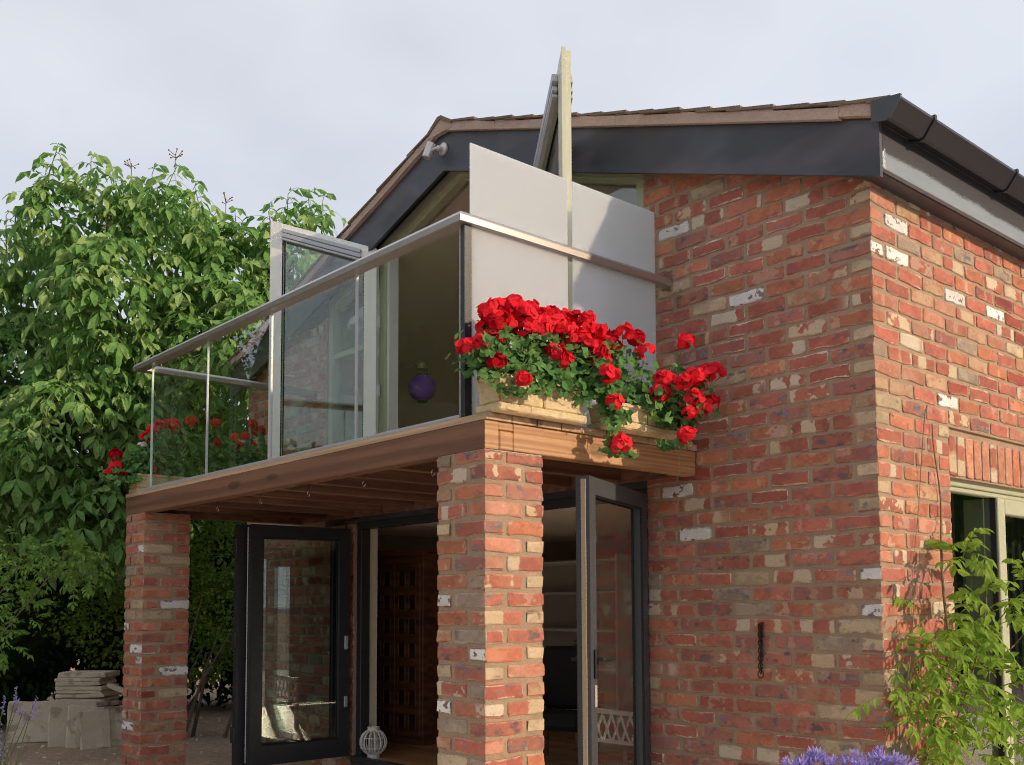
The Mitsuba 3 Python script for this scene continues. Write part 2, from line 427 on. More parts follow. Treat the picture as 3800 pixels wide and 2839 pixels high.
def brick_mesh(L, H, D, hdr_front=False, typ='R', etyp=None, r=0.006):
    """local: x along the wall, y depth (0 = face), z up. Returns vertices, triangles, uv"""
    BK[0] += 1
    K = BK[0]
    c0 = CODES.index(typ) + (20 if hdr_front else 0)
    c1 = CODES.index(etyp or typ) + 20
    xs = [0, r, L * .36, L * .66, L - r, L] if L > .15 else [0, r, L - r, L]
    r2 = r * 1.3
    zs, ys = [0, r2, H - r2, H], [0, r, D]
    V, F, W = [], [], []

    def grid(A, B, fn, c, sc, flip):
        n0 = sum(len(v) for v in V)
        a, b = np.meshgrid(A, B, indexing='ij')
        V.append(fn(a, b).reshape(-1, 3))
        s, t = sc(a, b)
        W.append(np.stack([K + 0.02 + 0.96 * np.clip(s, 0, 1), c + 0.02 + 0.96 * np.clip(t, 0, 1)], -1).reshape(-1, 2))
        na, nb = a.shape
        i, j = np.meshgrid(np.arange(na - 1), np.arange(nb - 1), indexing='ij')
        q = np.stack([i * nb + j, (i + 1) * nb + j, (i + 1) * nb + j + 1, i * nb + j + 1], -1).reshape(-1, 4) + n0
        F.append(q[:, ::-1] if flip else q)

    st = np.stack
    grid(xs, zs, lambda a, b: st([a, 0 * a, b], -1), c0, lambda a, b: (a / L, b / H), False)
    grid(ys, zs, lambda a, b: st([0 * a, a, b], -1), c1, lambda a, b: (a / .1, b / H), True)
    grid(ys, zs, lambda a, b: st([0 * a + L, a, b], -1), c1, lambda a, b: (a / .1, b / H), False)
    grid(xs, ys, lambda a, b: st([a, b, 0 * a + H], -1), c0, lambda a, b: (a / L, .5 + 0 * b), False)
    grid(xs, ys, lambda a, b: st([a, b, 0 * a], -1), c0, lambda a, b: (a / L, .5 + 0 * b), True)
    v, w, f = np.vstack(V), np.vstack(W), np.vstack(F)
    ex = (v[:, 0] < 1e-6) * 1 - (v[:, 0] > L - 1e-6) * 1
    ey = (v[:, 1] < 1e-6) * 1
    ez = (v[:, 2] < 1e-6) * 1 - (v[:, 2] > H - 1e-6) * 1
    cnt = abs(ex) + ey + abs(ez)
    pull = np.where(cnt >= 2, r * (.3 + .15 * (cnt == 3)), 0)
    e = np.stack([ex, ey, ez], 1)
    corner = (abs(ex) + abs(ez) == 2)
    pull = pull + np.where(corner, .0045, 0)
    N = meshkit.noise(v[:, None, :] * np.array([38., 30, 45]) + np.array([[K * 3.7, 0, 0], [K * 3.7, 40, 9], [K * 3.7, 80, 3]])[None])
    v2 = v + e * pull[:, None] + (N - .5) * np.array([.014, .005, .012])
    return v2, np.vstack([f[:, [0, 1, 2]], f[:, [0, 2, 3]]]), w


def place_brick(data, org, rot, holder, label=None):
    v, f, w = data
    c, s = {0: (1, 0), 90: (0, 1), 180: (-1, 0), 270: (0, -1)}[rot]
    v = np.stack([org[0] + c * v[:, 0] - s * v[:, 1], org[1] + s * v[:, 0] + c * v[:, 1], org[2] + v[:, 2]], 1)
    if holder is None:
        return v, f, w
    return add(holder + '__brick', (v, f), 'mat_brick', uv=w)


def join_bricks(lst):
    V, F, W, n = [], [], [], 0
    for v, f, w in lst:
        V.append(v); F.append(f + n); W.append(w); n += len(v)
    return (np.vstack(V), np.vstack(F)), np.vstack(W)


POOL = 'RRRRROOOEEDPBSSMMLCCYGXPBX'


def pick():
    return random.choice(POOL)


BH = HC - .0142
JN = .0175
house = thing('brick_house', 'red brick house with glazed gable, tiled roof and timber balcony in front', 'house')

# front wall right of the doors: codes per course, from the corner leftwards
FRONT = {-10: 'RRRROO', -9: 'RRRROO', -8: 'RRRRCR', -7: 'ROOEMO', -6: 'RROSSW', -5: 'MSORPO', -4: 'MEERES', -3: 'OESPOR', -2: 'COOEEC', -1: 'PEROBP',
         0: 'CXOWCR', 1: 'OYRSRR', 2: 'MSPEXR', 3: 'OMREPO', 4: 'CESPRR', 5: 'BEOCRR', 6: 'CEMXRE', 7: 'PMBXRO', 8: 'YOBEEE', 9: 'SMOBDR', 10: 'YBSEOR',
         11: 'BOREDR', 12: 'CBEOOW', 13: 'RREBSO', 14: 'COROSR', 15: 'RRMEWR', 16: 'XMOGPR', 17: 'RBSBPR', 18: 'WXSCEO', 19: 'XPRGES', 20: 'WYOGPS',
         21: 'CSMSPO', 22: 'CGPPRE', 23: 'MSPXBO', 24: 'CPMRRS', 25: 'SXPRSS', 26: 'BCRSRO', 27: 'EBPBER', 28: 'RCEOPE'}
SIDE = {-4: 'LYRORR', -3: 'LWRBGR', -2: 'RGYSOM', -1: 'WWRROR', 0: 'REYWRW', 1: 'RRYLSR', 2: 'LELBYL', 3: 'OMXPGO', 4: 'ESROYO', 5: 'GSSSGE', 6: 'LLYDER',
        7: 'YYRWOR', 8: 'CBRMBR', 9: 'CORC', 10: 'EPSS', 11: 'OBOR', 12: 'SORR', 13: 'COYB', 14: 'MORR', 15: 'LRLM', 16: 'OXRR', 17: 'LMLM'}
fw = house + '__front_wall'
fwl = house + '__front_wall_001'
sw = house + '__side_wall'
WT = .26
core = [box(-1.335, -.006, .006, WT, GZ - .2, .36), prism([(-1.335, .36), (-.006, .36), (-.006, .47), (-1.335, .95)], .006, WT)]
add(fw, cat(core), 'mat_mortar', label='red brick wall right of the doors, patched with cream and white bricks')


def barge_bot(x):
    return 1.413 - .339 * abs(x - RX)


def brick_run(k, first, codes, total, header_first):
    """lengths (in pitch units) of a course from the corner"""
    out, u, i = [], 0.0, 0
    while u < total - .12:
        n = .5 if (i == 0 and header_first) else 1.0
        e = min(u + n, total)
        if total - e < .2:
            e = total
        out.append((u, e, codes[i] if i < len(codes) else pick()))
        u, i = e, i + 1
    return out


for k in range(-10, 37):
    z0 = -k * HC + .005
    codes = FRONT.get(k, '')
    for i, (u0, u1, c) in enumerate(brick_run(k, 0, codes, 1.335 / U, k % 2 == 0)):
        if k % 2 == 0 and i == 0:
            continue                     # the end of the side wall's corner brick
        x1, x0 = -u0 * U - (JN if u0 > 0 else 0) * .5, -u1 * U + JN * .5
        if u0 == 0:
            x1 = 0.0
        if u1 > 5.9:
            x0 = -1.335
        if z0 > barge_bot((x0 + x1) / 2) + .06:
            continue
        dz = random.uniform(-.002, .002)
        et = c if u0 else (SIDE.get(k, 'R')[0])
        place_brick(brick_mesh(x1 - x0 - random.uniform(0, .004), BH, .1, u1 - u0 < .7, c, et), (x0, 0, z0 + dz), 0, fw)

# side wall
score = [box(-WT, -.006, WT + .001, .672, GZ - .2, -.6205), box(-WT, -.006, WT + .001, 7.0, -.62, .45), box(-WT, -.006, 2.75, 7.0, GZ - .2, -.62),
         box(-WT, -.022, .672, 2.75, -.86, -.62)]
add(sw, cat(score), 'mat_mortar', label='sunlit brick side wall with the green framed window')
for k in range(-5, 37):
    z0 = -k * HC + .005
    total = .672 / U if k > 8 else 10.9
    codes = SIDE.get(k, '')
    for i, (u0, u1, c) in enumerate(brick_run(k, 0, codes, total, k % 2 == 1)):
        if k % 2 == 1 and i == 0:
            continue
        y0, y1 = u0 * U + (JN * .5 if u0 else 0), u1 * U - JN * .5
        if u1 >= total - .01 and k > 8:
            y1 = .672
        et = c if u0 else (FRONT.get(k, 'R')[0])
        place_brick(brick_mesh(y1 - y0, BH, .1, u1 - u0 < .7, c, et), (0, y0, z0 + random.uniform(-.002, .002)), 90, sw)
lin = house + '__lintel'
lin_codes = 'SSLLLSLLOLSLLOLSLLLSLL'
add(lin, box(-.12, -.02, .685, 2.72, -.848, -.648), 'mat_mortar', label='soldier course of upright bricks over the side window')
for i in range(22):
    y0 = .692 + i * .0905
    v, f, w = brick_mesh(.196, .0795, .09, False, lin_codes[i], None)
    v = np.stack([-v[:, 2] + .0795, v[:, 1], v[:, 0]], 1)      # stand it upright
    v = np.stack([-.013 - v[:, 1], y0 + v[:, 0], -.85 + v[:, 2]], 1)
    add(lin + '__brick', (v, f), 'mat_brick', uv=w)

# left part of the front wall
LJ = -4.64
core = [box(-5.95, LJ, .006, WT, -.88, .45), prism([(-5.95, .45), (LJ, .45), (LJ, .80), (-5.95, .45 + .02)], .006, WT), box(-5.95, -4.212, .006, .165, GZ - .2, -.88)]
add(fwl, cat(core), 'mat_mortar')
rest = []
for k in range(-9, 36):
    z0 = -k * HC + .005
    xa = LJ if k < 11 else -4.212
    n = 5.84 if k < 11 else (5.95 - 4.212) / U
    for i, (u0, u1, c) in enumerate(brick_run(k, 0, [pick() for _ in range(9)], n, k % 2 == 0)):
        x1, x0 = xa - u0 * U - JN * .5, xa - u1 * U + JN * .5
        if z0 > barge_bot((x0 + x1) / 2) + .06 or (-.84 < z0 < -.62):
            continue
        b = brick_mesh(x1 - x0, BH, .1, u1 - u0 < .7, c)
        if -.3 < z0 < .5 and x0 < -5.0:
            place_brick(b, (x0, 0, z0), 0, fwl)
        else:
            rest.append(place_brick(b, (x0, 0, z0), 0, None))
m, w = join_bricks(rest)
add(fwl + '__brick_courses', m, 'mat_brick', uv=w, kind='stuff')
# remaining shell: left wall, back wall, beam over the doors
add(house + '__rear_wall', cat([box(-5.95, -5.7, WT + .001, 6.74, GZ - .2, .42), box(-5.95, -.001, 6.75, 7.0, GZ - .2, .42), prism([(-5.95, .42), (-.001, .42), (RX, 1.4)], 6.75, 7.0)]), 'mat_mortar')
add(house + '__floor_beam', box(-4.212, -1.335, .03, .25, -.845, -.655), 'mat_barge')

# ------------------------------------------------------------------ roof
EX = .105                        # eaves past the wall
YF = -.13


def ztop(x):
    return 1.70 - SL * abs(x - RX)


roofpts = [(RX, 1.70), (EX, ztop(EX)), (EX, ztop(EX) - .03), (RX, 1.67), (-6.085, ztop(EX) - .03), (-6.085, ztop(EX))]
roof = add(house + '__roof', prism(roofpts, -.085, 7.15), 'mat_tile')
# verge: mortar bed in uneven lengths under the tile edges
for side in (1, -1):
    x = 0.0
    end = 3.165
    segs = []
    while x < end:
        l = min(random.uniform(.16, .34), end - x)
        xa, xb = RX + side * x, RX + side * (x + l)
        za, zb = 1.685 - SL * x, 1.685 - SL * (x + l)
        kick = .03 * max(0, (x + l / 2 - 2.75) / .4) ** 2
        t0, t1 = .048 + random.uniform(-.006, .008) + kick, .048 + random.uniform(-.006, .008) + kick
        pts = [(xa, za - .006 + kick), (xb, zb - .006 + kick), (xb, zb + t1), (xa, za + t0)]
        segs.append(prism(pts if side > 0 else pts[::-1], YF + random.uniform(-.004, .004), -.086))
        x += l
    add(house + '__verge', cat(segs), 'mat_verge', label='rough mortar bedding under the verge tiles')
    for i in range(17):
        x0 = .10 + i * .185
        x1 = min(x0 + .27, 3.17)
        lift = random.uniform(.0, .006)
        a = np.array([RX + side * x0, 1.685 - SL * x0 + .045 + lift])
        b = np.array([RX + side * x1, 1.685 - SL * x1 + .057 + lift])
        if x0 > 2.7:
            a[1] += .02 * (x0 - 2.7); b[1] += .03 * (x1 - 2.7)
        pts = [tuple(a), tuple(b), (b[0], b[1] + .015), (a[0], a[1] + .011)]
        m = prism(pts if side > 0 else pts[::-1], YF - .008 + random.uniform(-.008, .006), .32)
        add(house + '__roof__tile', m, 'mat_tile')
# ridge tiles
for i in range(5):
    y0 = YF - .012 + i * .45
    pr = [(RX - .14, 1.695), (RX - .02, 1.772), (RX + .02, 1.772), (RX + .14, 1.695), (RX + .125, 1.683), (RX, 1.752), (RX - .125, 1.683)]
    add(house + '__roof__ridge_tile', prism(pr[::-1], y0, y0 + .445), 'mat_tile')
add(house + '__ridge_mortar', prism([(RX - .13, 1.66), (RX + .13, 1.66), (RX + .12, 1.69), (RX, 1.75), (RX - .12, 1.69)], YF - .003, -.07), 'mat_verge')
# bargeboards, mitred at the ridge
for side, xe in ((1, EX), (-1, -6.085)):
    xx = abs(xe - RX)
    pts = [(RX, 1.413), (xe, 1.413 - .339 * xx), (xe, 1.68 - SL * xx), (RX, 1.68)]
    add(house + '__bargeboard', prism(pts if side > 0 else pts[::-1], -.1, -.078), 'mat_barge', label='dark painted bargeboard under the verge')
    pts = [(RX, 1.62), (xe, 1.62 - SL * xx), (xe, 1.64 - SL * xx), (RX, 1.64)]
    add(house + '__soffit', prism(pts if side > 0 else pts[::-1], -.077, .02), 'mat_barge')
# eaves: fascia, soffit, gutter with brackets
add(house + '__fascia', cbox(.082, .106, -.0775, 7.1, .405, .60, .002), 'mat_fascia', label='pale grey fascia board lit by the sun')
add(house + '__soffit', box(-.006, .081, -.07, 7.1, .40, .412), 'mat_barge')
gp = [(.108, .602), (.156, .586), (.172, .589), (.222, .655), (.222, .666), (.213, .666), (.213, .658), (.167, .6), (.116, .613), (.116, .675), (.108, .675)]
gut = add(house + '__gutter', prism(gp, -.135, 7.1), 'mat_gutter', label='black square profile rain gutter')
endp = [(.092, .590), (.156, .578), (.177, .584), (.227, .652), (.227, .670), (.092, .686)]
add(gut + '__end_cap', prism(endp, -.142, -.1355), 'mat_anth_light')
add(gut + '__clip', cbox(.208, .226, -.1354, -.120, .6665, .675), 'mat_gutter')
for y in (.17, 1.02, 1.87):
    bp = [(.1065, .6015), (.1065, .592), (.155, .578), (.177, .582), (.2295, .6525), (.2295, .676), (.214, .676), (.214, .6665), (.2225, .6665), (.2225, .6548), (.1722, .5885), (.156, .5855)]
    add(gut + '__bracket', prism(bp, y - .009, y + .009), 'mat_gutter')

# interior: floors, ceilings, plaster
add(house + '__ground_floor', box(-5.69, -.27, .02, 6.7, FZ - .1, FZ), 'mat_floor_wood')
add(house + '__threshold', cat([cbox(-4.212, -1.335, -.03, .019, FZ - .03, FZ + .012), box(-4.212, -1.335, -.02, .0185, GZ, FZ - .031)]), 'mat_anthracite')
add(house + '__ceiling', box(-5.69, -.27, .26, 6.7, -.80, -.78), 'mat_plaster')
add(house + '__upper_floor', box(-5.69, -.27, .02, 6.7, -.70, -.65), 'mat_floor_wood')
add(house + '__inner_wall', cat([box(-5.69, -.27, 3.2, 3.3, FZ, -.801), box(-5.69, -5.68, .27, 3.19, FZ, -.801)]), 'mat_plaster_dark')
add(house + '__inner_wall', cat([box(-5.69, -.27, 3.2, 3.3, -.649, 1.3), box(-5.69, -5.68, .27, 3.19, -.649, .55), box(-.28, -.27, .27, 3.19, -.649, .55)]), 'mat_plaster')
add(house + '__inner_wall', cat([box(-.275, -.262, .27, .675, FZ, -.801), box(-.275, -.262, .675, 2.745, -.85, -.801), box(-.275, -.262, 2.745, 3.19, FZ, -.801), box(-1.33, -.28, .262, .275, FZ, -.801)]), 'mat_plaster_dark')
cu = []
for i in range(28):
    y0 = 1.47 + i * .046
    cu.append(tube([(-.34 + .018 * (i % 2), y0, FZ + .03), (-.34 + .018 * (i % 2), y0, -.86)], .026, 8))
add(house + '__curtain', cat(cu), 'mat_fabric_black', label='dark curtain inside the side window', kind='stuff')
cl = []
for side, xe in ((1, -.27), (-1, -5.69)):
    xx = abs(xe - RX)
    pts = [(RX, 1.47), (xe, 1.47 - SL * xx), (xe, 1.50 - SL * xx), (RX, 1.50)]
    cl.append(prism(pts if side > 0 else pts[::-1], .2, 3.19))
add(house + '__sloping_ceiling', cat(cl), 'mat_plaster')
add(house + '__door_reveal', cat([cbox(-4.212, -4.18, .10, .185, FZ, -.85), box(-5.69, -4.213, .166, .18, FZ, -.81)]), 'mat_plaster', label='cream plaster reveal beside the open doors')
add(house + '__skirting', cbox(-4.179, -4.165, .10, .20, FZ, FZ + .12), 'mat_white')


# ------------------------------------------------------------------ upper gable glazing
def raked(x, off):
    return 1.50 - SL * abs(x - RX) - off


gw = house + '__gable_window'
frs = []
for side, xe in ((1, -1.336), (-1, LJ + .001)):
    pts = [(RX, raked(RX, .075)), (xe, raked(xe, .075)), (xe, raked(xe, 0)), (RX, raked(RX, 0))]
    frs.append(prism(pts if side > 0 else pts[::-1], .02, .11))
    pts = [(RX, raked(RX, .10)), (xe, raked(xe, .10)), (xe, raked(xe, .0755)), (RX, raked(RX, .0755))]
    frs.append(prism(pts if side > 0 else pts[::-1], .05, .11))
add(gw + '__frame', cat(frs), 'mat_sage')


def post(x0, x1, y0=.022, y1=.108):
    pts = [(x0, -.645), (x1, -.645), (x1, raked(x1, .076)), (x0, raked(x0, .076))]
    return prism(pts, y0, y1)


for x0, x1 in ((-1.40, -1.337), (-2.12, -2.05), (-3.93, -3.86), (LJ + .002, LJ + .06)):
    add(gw + '__post', post(x0, x1), 'mat_sage')
add(gw + '__sill', cbox(LJ + .002, -1.337, .0, .12, -.652, -.6455 + .02, .003), 'mat_sage')
for xa, xb in ((-2.05, -1.40), (LJ + .06, -3.93)):
    pts = [(xa, -.62), (xb, -.62), (xb, raked(xb, .10)), (xa, raked(xa, .10))]
    v = np.array([(x, .07, z) for x, z in pts])
    add(gw + '__pane', trimesh.Trimesh(v, [[0, 1, 2], [0, 2, 3]], process=False), 'mat_pane')
    add(gw + '__transom', cbox(min(xa, xb) + .001, max(xa, xb) - .001, .03, .10, .455, .50), 'mat_sage')
add(house + '__gable_infill', prism([(RX, 1.62), (-1.336, 1.62 - SL * 1.654), (-1.336, 1.49 - SL * 1.654), (RX, 1.502), (LJ + .001, 1.49 - SL * 1.65), (LJ + .001, 1.62 - SL * 1.65)][::-1], .021, .2), 'mat_barge')
# white inner lining of the doorway
for x in (-3.855, -2.125):
    s = 1 if x < -3 else -1
    pts = [(min(x, x + s * .022), -.62), (max(x, x + s * .028), -.62), (max(x, x + s * .028), raked(x + s * .03, .11)), (min(x, x + s * .028), raked(x, .115))]
    add(gw + '__lining', prism(pts, .04, .12), 'mat_white')


def leaf_door(name, hinge, free, zb, zt_h, zt_f, t, sw_, rail_b, paint, pane_key, parent, extra=None):
    """a door leaf between two plan points; raked top when zt_f differs. Local x from hinge to free edge"""
    h, f = np.array(hinge, float), np.array(free, float)
    L = np.linalg.norm(f - h)
    M = frame_m((h[0], h[1], 0), (f[0] - h[0], f[1] - h[1], 0))
    top = lambda x: zt_h + (zt_f - zt_h) * x / L
    root = num(parent + '__' + name)
    pr = lambda pts, a=-t / 2, b=t / 2: move(prism(pts, a, b), M)
    add(root + '__stile', pr([(0, zb), (sw_, zb), (sw_, top(sw_)), (0, top(0))]), paint)
    add(root + '__stile', pr([(L - sw_, zb), (L, zb), (L, top(L)), (L - sw_, top(L - sw_))]), paint)
    add(root + '__rail', pr([(sw_, zb), (L - sw_, zb), (L - sw_, zb + rail_b), (sw_, zb + rail_b)], -t / 2 + .002, t / 2 - .002), paint)
    add(root + '__rail', pr([(sw_, top(sw_) - sw_), (L - sw_, top(L - sw_) - sw_), (L - sw_, top(L - sw_)), (sw_, top(sw_))], -t / 2 + .002, t / 2 - .002), paint)
    v = np.array([(sw_, 0, zb + rail_b), (L - sw_, 0, zb + rail_b), (L - sw_, 0, top(L - sw_) - sw_), (sw_, 0, top(sw_) - sw_)])
    add(root + '__pane', move(trimesh.Trimesh(v, [[0, 1, 2], [0, 2, 3]], process=False), M), pane_key)
    gk = []
    for a, b in ((v[0], v[1]), (v[1], v[2]), (v[2], v[3]), (v[3], v[0])):
        for yy in (-t / 2 + .008, t / 2 - .008):
            gk.append(move(bar(a + (0, yy, 0), b + (0, yy, 0), .012, .012), M))
    add(root + '__gasket', cat(gk), 'mat_black')
    return root, M, L, top


# left upper leaf (swung out past a right angle), right upper leaf (almost edge-on)
r1, M1, L1, top1 = leaf_door('door', (-3.86, -.04), (-4.53, -.535), -.625, 1.125, 1.405, .055, .095, .12, 'mat_cream_paint', 'mat_pane', house)
for sgn in (-1, 1):
    for dz, hh in ((-.055, .028), (-.09, .03), (-.12, .016)):
        a = np.array((.115, sgn * (.0275 + .012), top1(.115) + dz)); b = np.array((L1 - .10, sgn * (.0275 + .012), top1(L1 - .10) + dz))
        add(r1 + '__vent_channel', move(bar(a, b, .022, hh), M1), 'mat_alu_grey')
for z in (-.35, .05, .55):
    add(r1 + '__hinge', move(cbox(-.018, .004, -.036, -.02, z, z + .09), M1), 'mat_chrome')
add(r1 + '__handle', move(cat([cbox(L1 - .06, L1 - .03, -.04, -.028, .1, .32), bar((L1 - .05, -.065, .24), (L1 - .16, -.065, .24), .014, .016), bar((L1 - .05, -.028, .24), (L1 - .05, -.07, .24), .014, .014)]), M1), 'mat_alu')
r2, M2, L2, top2 = leaf_door('door', (-2.12, -.04), (-1.412, -.500), -.625, 1.125, 1.42, .050, .095, .12, 'mat_pale_sage', 'mat_pane', house)
add(r2 + '__edge_strip', move(prism([(L2 + .0005, -.62), (L2 + .014, -.62), (L2 + .014, top2(L2) + .012), (L2 + .0005, top2(L2) + .012)], -.026, -.004), M2), 'mat_pale_sage')
for sgn in (-1, 1):
    for dz, hh in ((-.06, .05), (-.12, .03), (-.16, .02)):
        a = np.array((.11, sgn * (.025 + .016), top2(.11) + dz)); b = np.array((L2 - .10, sgn * (.025 + .016), top2(L2 - .10) + dz))
        add(r2 + '__vent_channel', move(bar(a, b, .03, hh), M2), 'mat_alu_grey')

# ------------------------------------------------------------------ lower folding doors (dark)
df = house + '__door_frame'
add(df, cat([cbox(-4.211, -1.336, .02, .10, -.895, -.846), cbox(-1.395, -1.336, .02, .10, FZ, -.896), cbox(-4.211, -4.15, .02, .099, FZ, -.896)]), 'mat_anthracite', label='dark grey frame of the lower folding doors')
r3, M3, L3, top3 = leaf_door('folding_door', (-4.235, -.035), (-4.25, -.815), FZ + .01, -.895, -.895, .05, .085, .13, 'mat_anthracite', 'mat_pane', house)
r4, M4, L4, top4 = leaf_door('folding_door', (-4.325, -.035), (-4.345, -.875), FZ + .01, -.895, -.895, .05, .085, .13, 'mat_anthracite', 'mat_pane', house)
add(r3 + '__edge_seal', move(cbox(L3 + .0005, L3 + .008, -.035, -.027, FZ + .03, -.91), M3), 'mat_alu')
add(r3 + '__handle', move(cat([cbox(.02, .05, .026, .04, -1.78, -1.68), cbox(.02, .05, .026, .036, -2.2, -2.12)]), M3), 'mat_alu_grey')
for z in (-2.4, -1.75, -1.1):
    add(r4 + '__hinge', move(cbox(L4 - .002, L4 + .014, -.03, .03, z, z + .11), M4), 'mat_anthracite')
r5, M5, L5, top5 = leaf_door('folding_door', (-1.345, -.035), (-.985, -.835), FZ + .01, -.885, -.885, .066, .08, .13, 'mat_anth_light', 'mat_pane', house)
add(r5 + '__lock_plate', move(cbox(L5 + .0005, L5 + .004, -.008, .016, FZ + .05, -.90, .001), M5), 'mat_brass')
for sgn in (-1, 1):
    add(r5 + '__handle', move(cat([cbox(L5 - .065, L5 - .035, sgn * .040 - .006, sgn * .040 + .006, -1.80, -1.67, .004),
                                  bar((L5 - .05, sgn * .045, -1.715), (L5 - .05, sgn * .08, -1.715), .016, .016),
                                  bar((L5 - .05, sgn * .078, -1.715), (L5 - .19, sgn * .078, -1.715), .014, .02, .006)]), M5), 'mat_black')
    add(r5 + '__cylinder_plate', move(cbox(L5 - .062, L5 - .038, sgn * .037 - .004, sgn * .037 + .004, -1.93, -1.83, .003), M5), 'mat_alu')
for z in (-2.4, -1.75, -1.1):
    add(r5 + '__hinge', move(cbox(-.02, .02, -.045, -.02, z, z + .11), M5), 'mat_anthracite')

# ------------------------------------------------------------------ side window
wn = house + '__window'
FX = -.05


def yb(y0, y1, z0, z1, x0, x1, c=.004):
    return cbox(x0, x1, y0, y1, z0, z1, c)


add(wn + '__frame', cat([yb(.674, .72, -2.7, -.856, -.11, FX), yb(.721, 2.74, -.893, -.856, -.11, FX), yb(.721, 2.74, -.918, -.8935, -.105, FX - .012), yb(.721, 2.74, -2.70, -2.62, -.11, FX + .03)]), 'mat_sage')
add(wn + '__mullion', yb(1.295, 1.352, -2.619, -.9185, -.235, FX), 'mat_sage')
add(wn + '__sash', cat([yb(1.353, 1.40, -2.619, -.9185, -.10, FX - .008), yb(1.401, 2.7, -1.0, -.9185, -.10, FX - .008), yb(1.401, 2.7, -2.619, -2.54, -.10, FX - .008)]), 'mat_sage')
for a, b, t in ((.72, 1.295, -.918), (1.40, 2.70, -1.0)):
    v = np.array([(FX - .04, a, -2.62), (FX - .04, b, -2.62), (FX - .04, b, t), (FX - .04, a, t)])
    add(wn + '__pane', trimesh.Trimesh(v, [[0, 1, 2], [0, 2, 3]], process=False), 'mat_pane')
add(wn + '__bead', cat([yb(.7205, .728, -2.6, -.919, -.088, -.06, .001), yb(1.286, 1.2945, -2.6, -.919, -.088, -.06, .001)]), 'mat_black')

# ------------------------------------------------------------------ balcony
deck = thing('balcony_deck', 'timber balcony deck on brick pillars with brown beams and grooved boards', 'balcony')
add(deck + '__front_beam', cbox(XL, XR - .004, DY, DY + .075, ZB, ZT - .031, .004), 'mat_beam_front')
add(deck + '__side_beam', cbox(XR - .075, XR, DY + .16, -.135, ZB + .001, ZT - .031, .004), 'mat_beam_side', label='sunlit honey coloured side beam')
add(deck + '__joint_block', cbox(XR - .08, XR + .002, DY + .08, DY + .159, ZB + .001, ZB + .085, .006), 'mat_beam_side')
add(deck + '__joint_block', cbox(XR - .08, XR - .001, DY + .0765, DY + .1595, ZB + .087, ZT - .031, .004), 'mat_beam_side')
add(deck + '__beam_end', cbox(XR - .0035, XR + .001, DY + .001, DY + .076, ZB + .001, ZT - .0315, .001), 'mat_beam_side')
add(deck + '__end_block', cbox(XR - .08, XR + .001, -.134, -.002, ZB - .002, ZT - .031, .005), 'mat_beam_side')
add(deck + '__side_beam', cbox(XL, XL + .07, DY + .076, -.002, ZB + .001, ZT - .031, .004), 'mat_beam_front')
x = XL + .4
while x < XR - .2:
    add(deck + '__joist', cbox(x, x + .045, DY + .076, -.03, ZB + .02, ZT - .0315, .003), 'mat_joist')
    x += .385
add(deck + '__ledger', cbox(XL + .071, XR - .081, -.029, -.003, ZB + .005, ZT - .0315, .003), 'mat_joist')
y = DY
bi = 0
while y < -.06:
    y1 = min(y + .138, -.008)
    xr = XR + .012 + random.uniform(-.003, .003)
    # grooved board: profile across y, extruded along x
    n = 11
    pro = [(y, ZT - .03), (y1, ZT - .03), (y1, ZT - .005)]
    for q in range(n):
        pro += [(y1 - (q + .2) / n * (y1 - y), ZT), (y1 - (q + .5) / n * (y1 - y), ZT), (y1 - (q + .62) / n * (y1 - y), ZT - .006), (y1 - (q + .98) / n * (y1 - y), ZT - .006)]
    pro += [(y, ZT - .006)]
    from shapely.geometry import Polygon
    m = trimesh.creation.extrude_polygon(Polygon(pro), xr - (XL - .005), engine='earcut')
    v = m.vertices
    m = trimesh.Trimesh(np.stack([XL - .005 + v[:, 2], v[:, 0], v[:, 1]], 1), m.faces, process=False)
    add(deck + '__board', m, 'mat_deck_board')
    y = y1 + .008
    bi += 1

# brick pillars, one and a half bricks square
PA = [('GB', 'MB'), ('MB', 'MR'), ('YO', 'LP'), ('SO', 'LM'), ('CR', 'PO'), ('OB', 'LC'), ('OP', 'LS'), ('OG', 'MC'), ('WG', 'BR'), ('OM', 'SC'), ('YG', 'EB'), ('BW', 'OC'), ('CB', 'CL'),
      ('MG', 'EY'), ('WX', 'MS'), ('GB', 'BC'), ('YR', 'LB')]


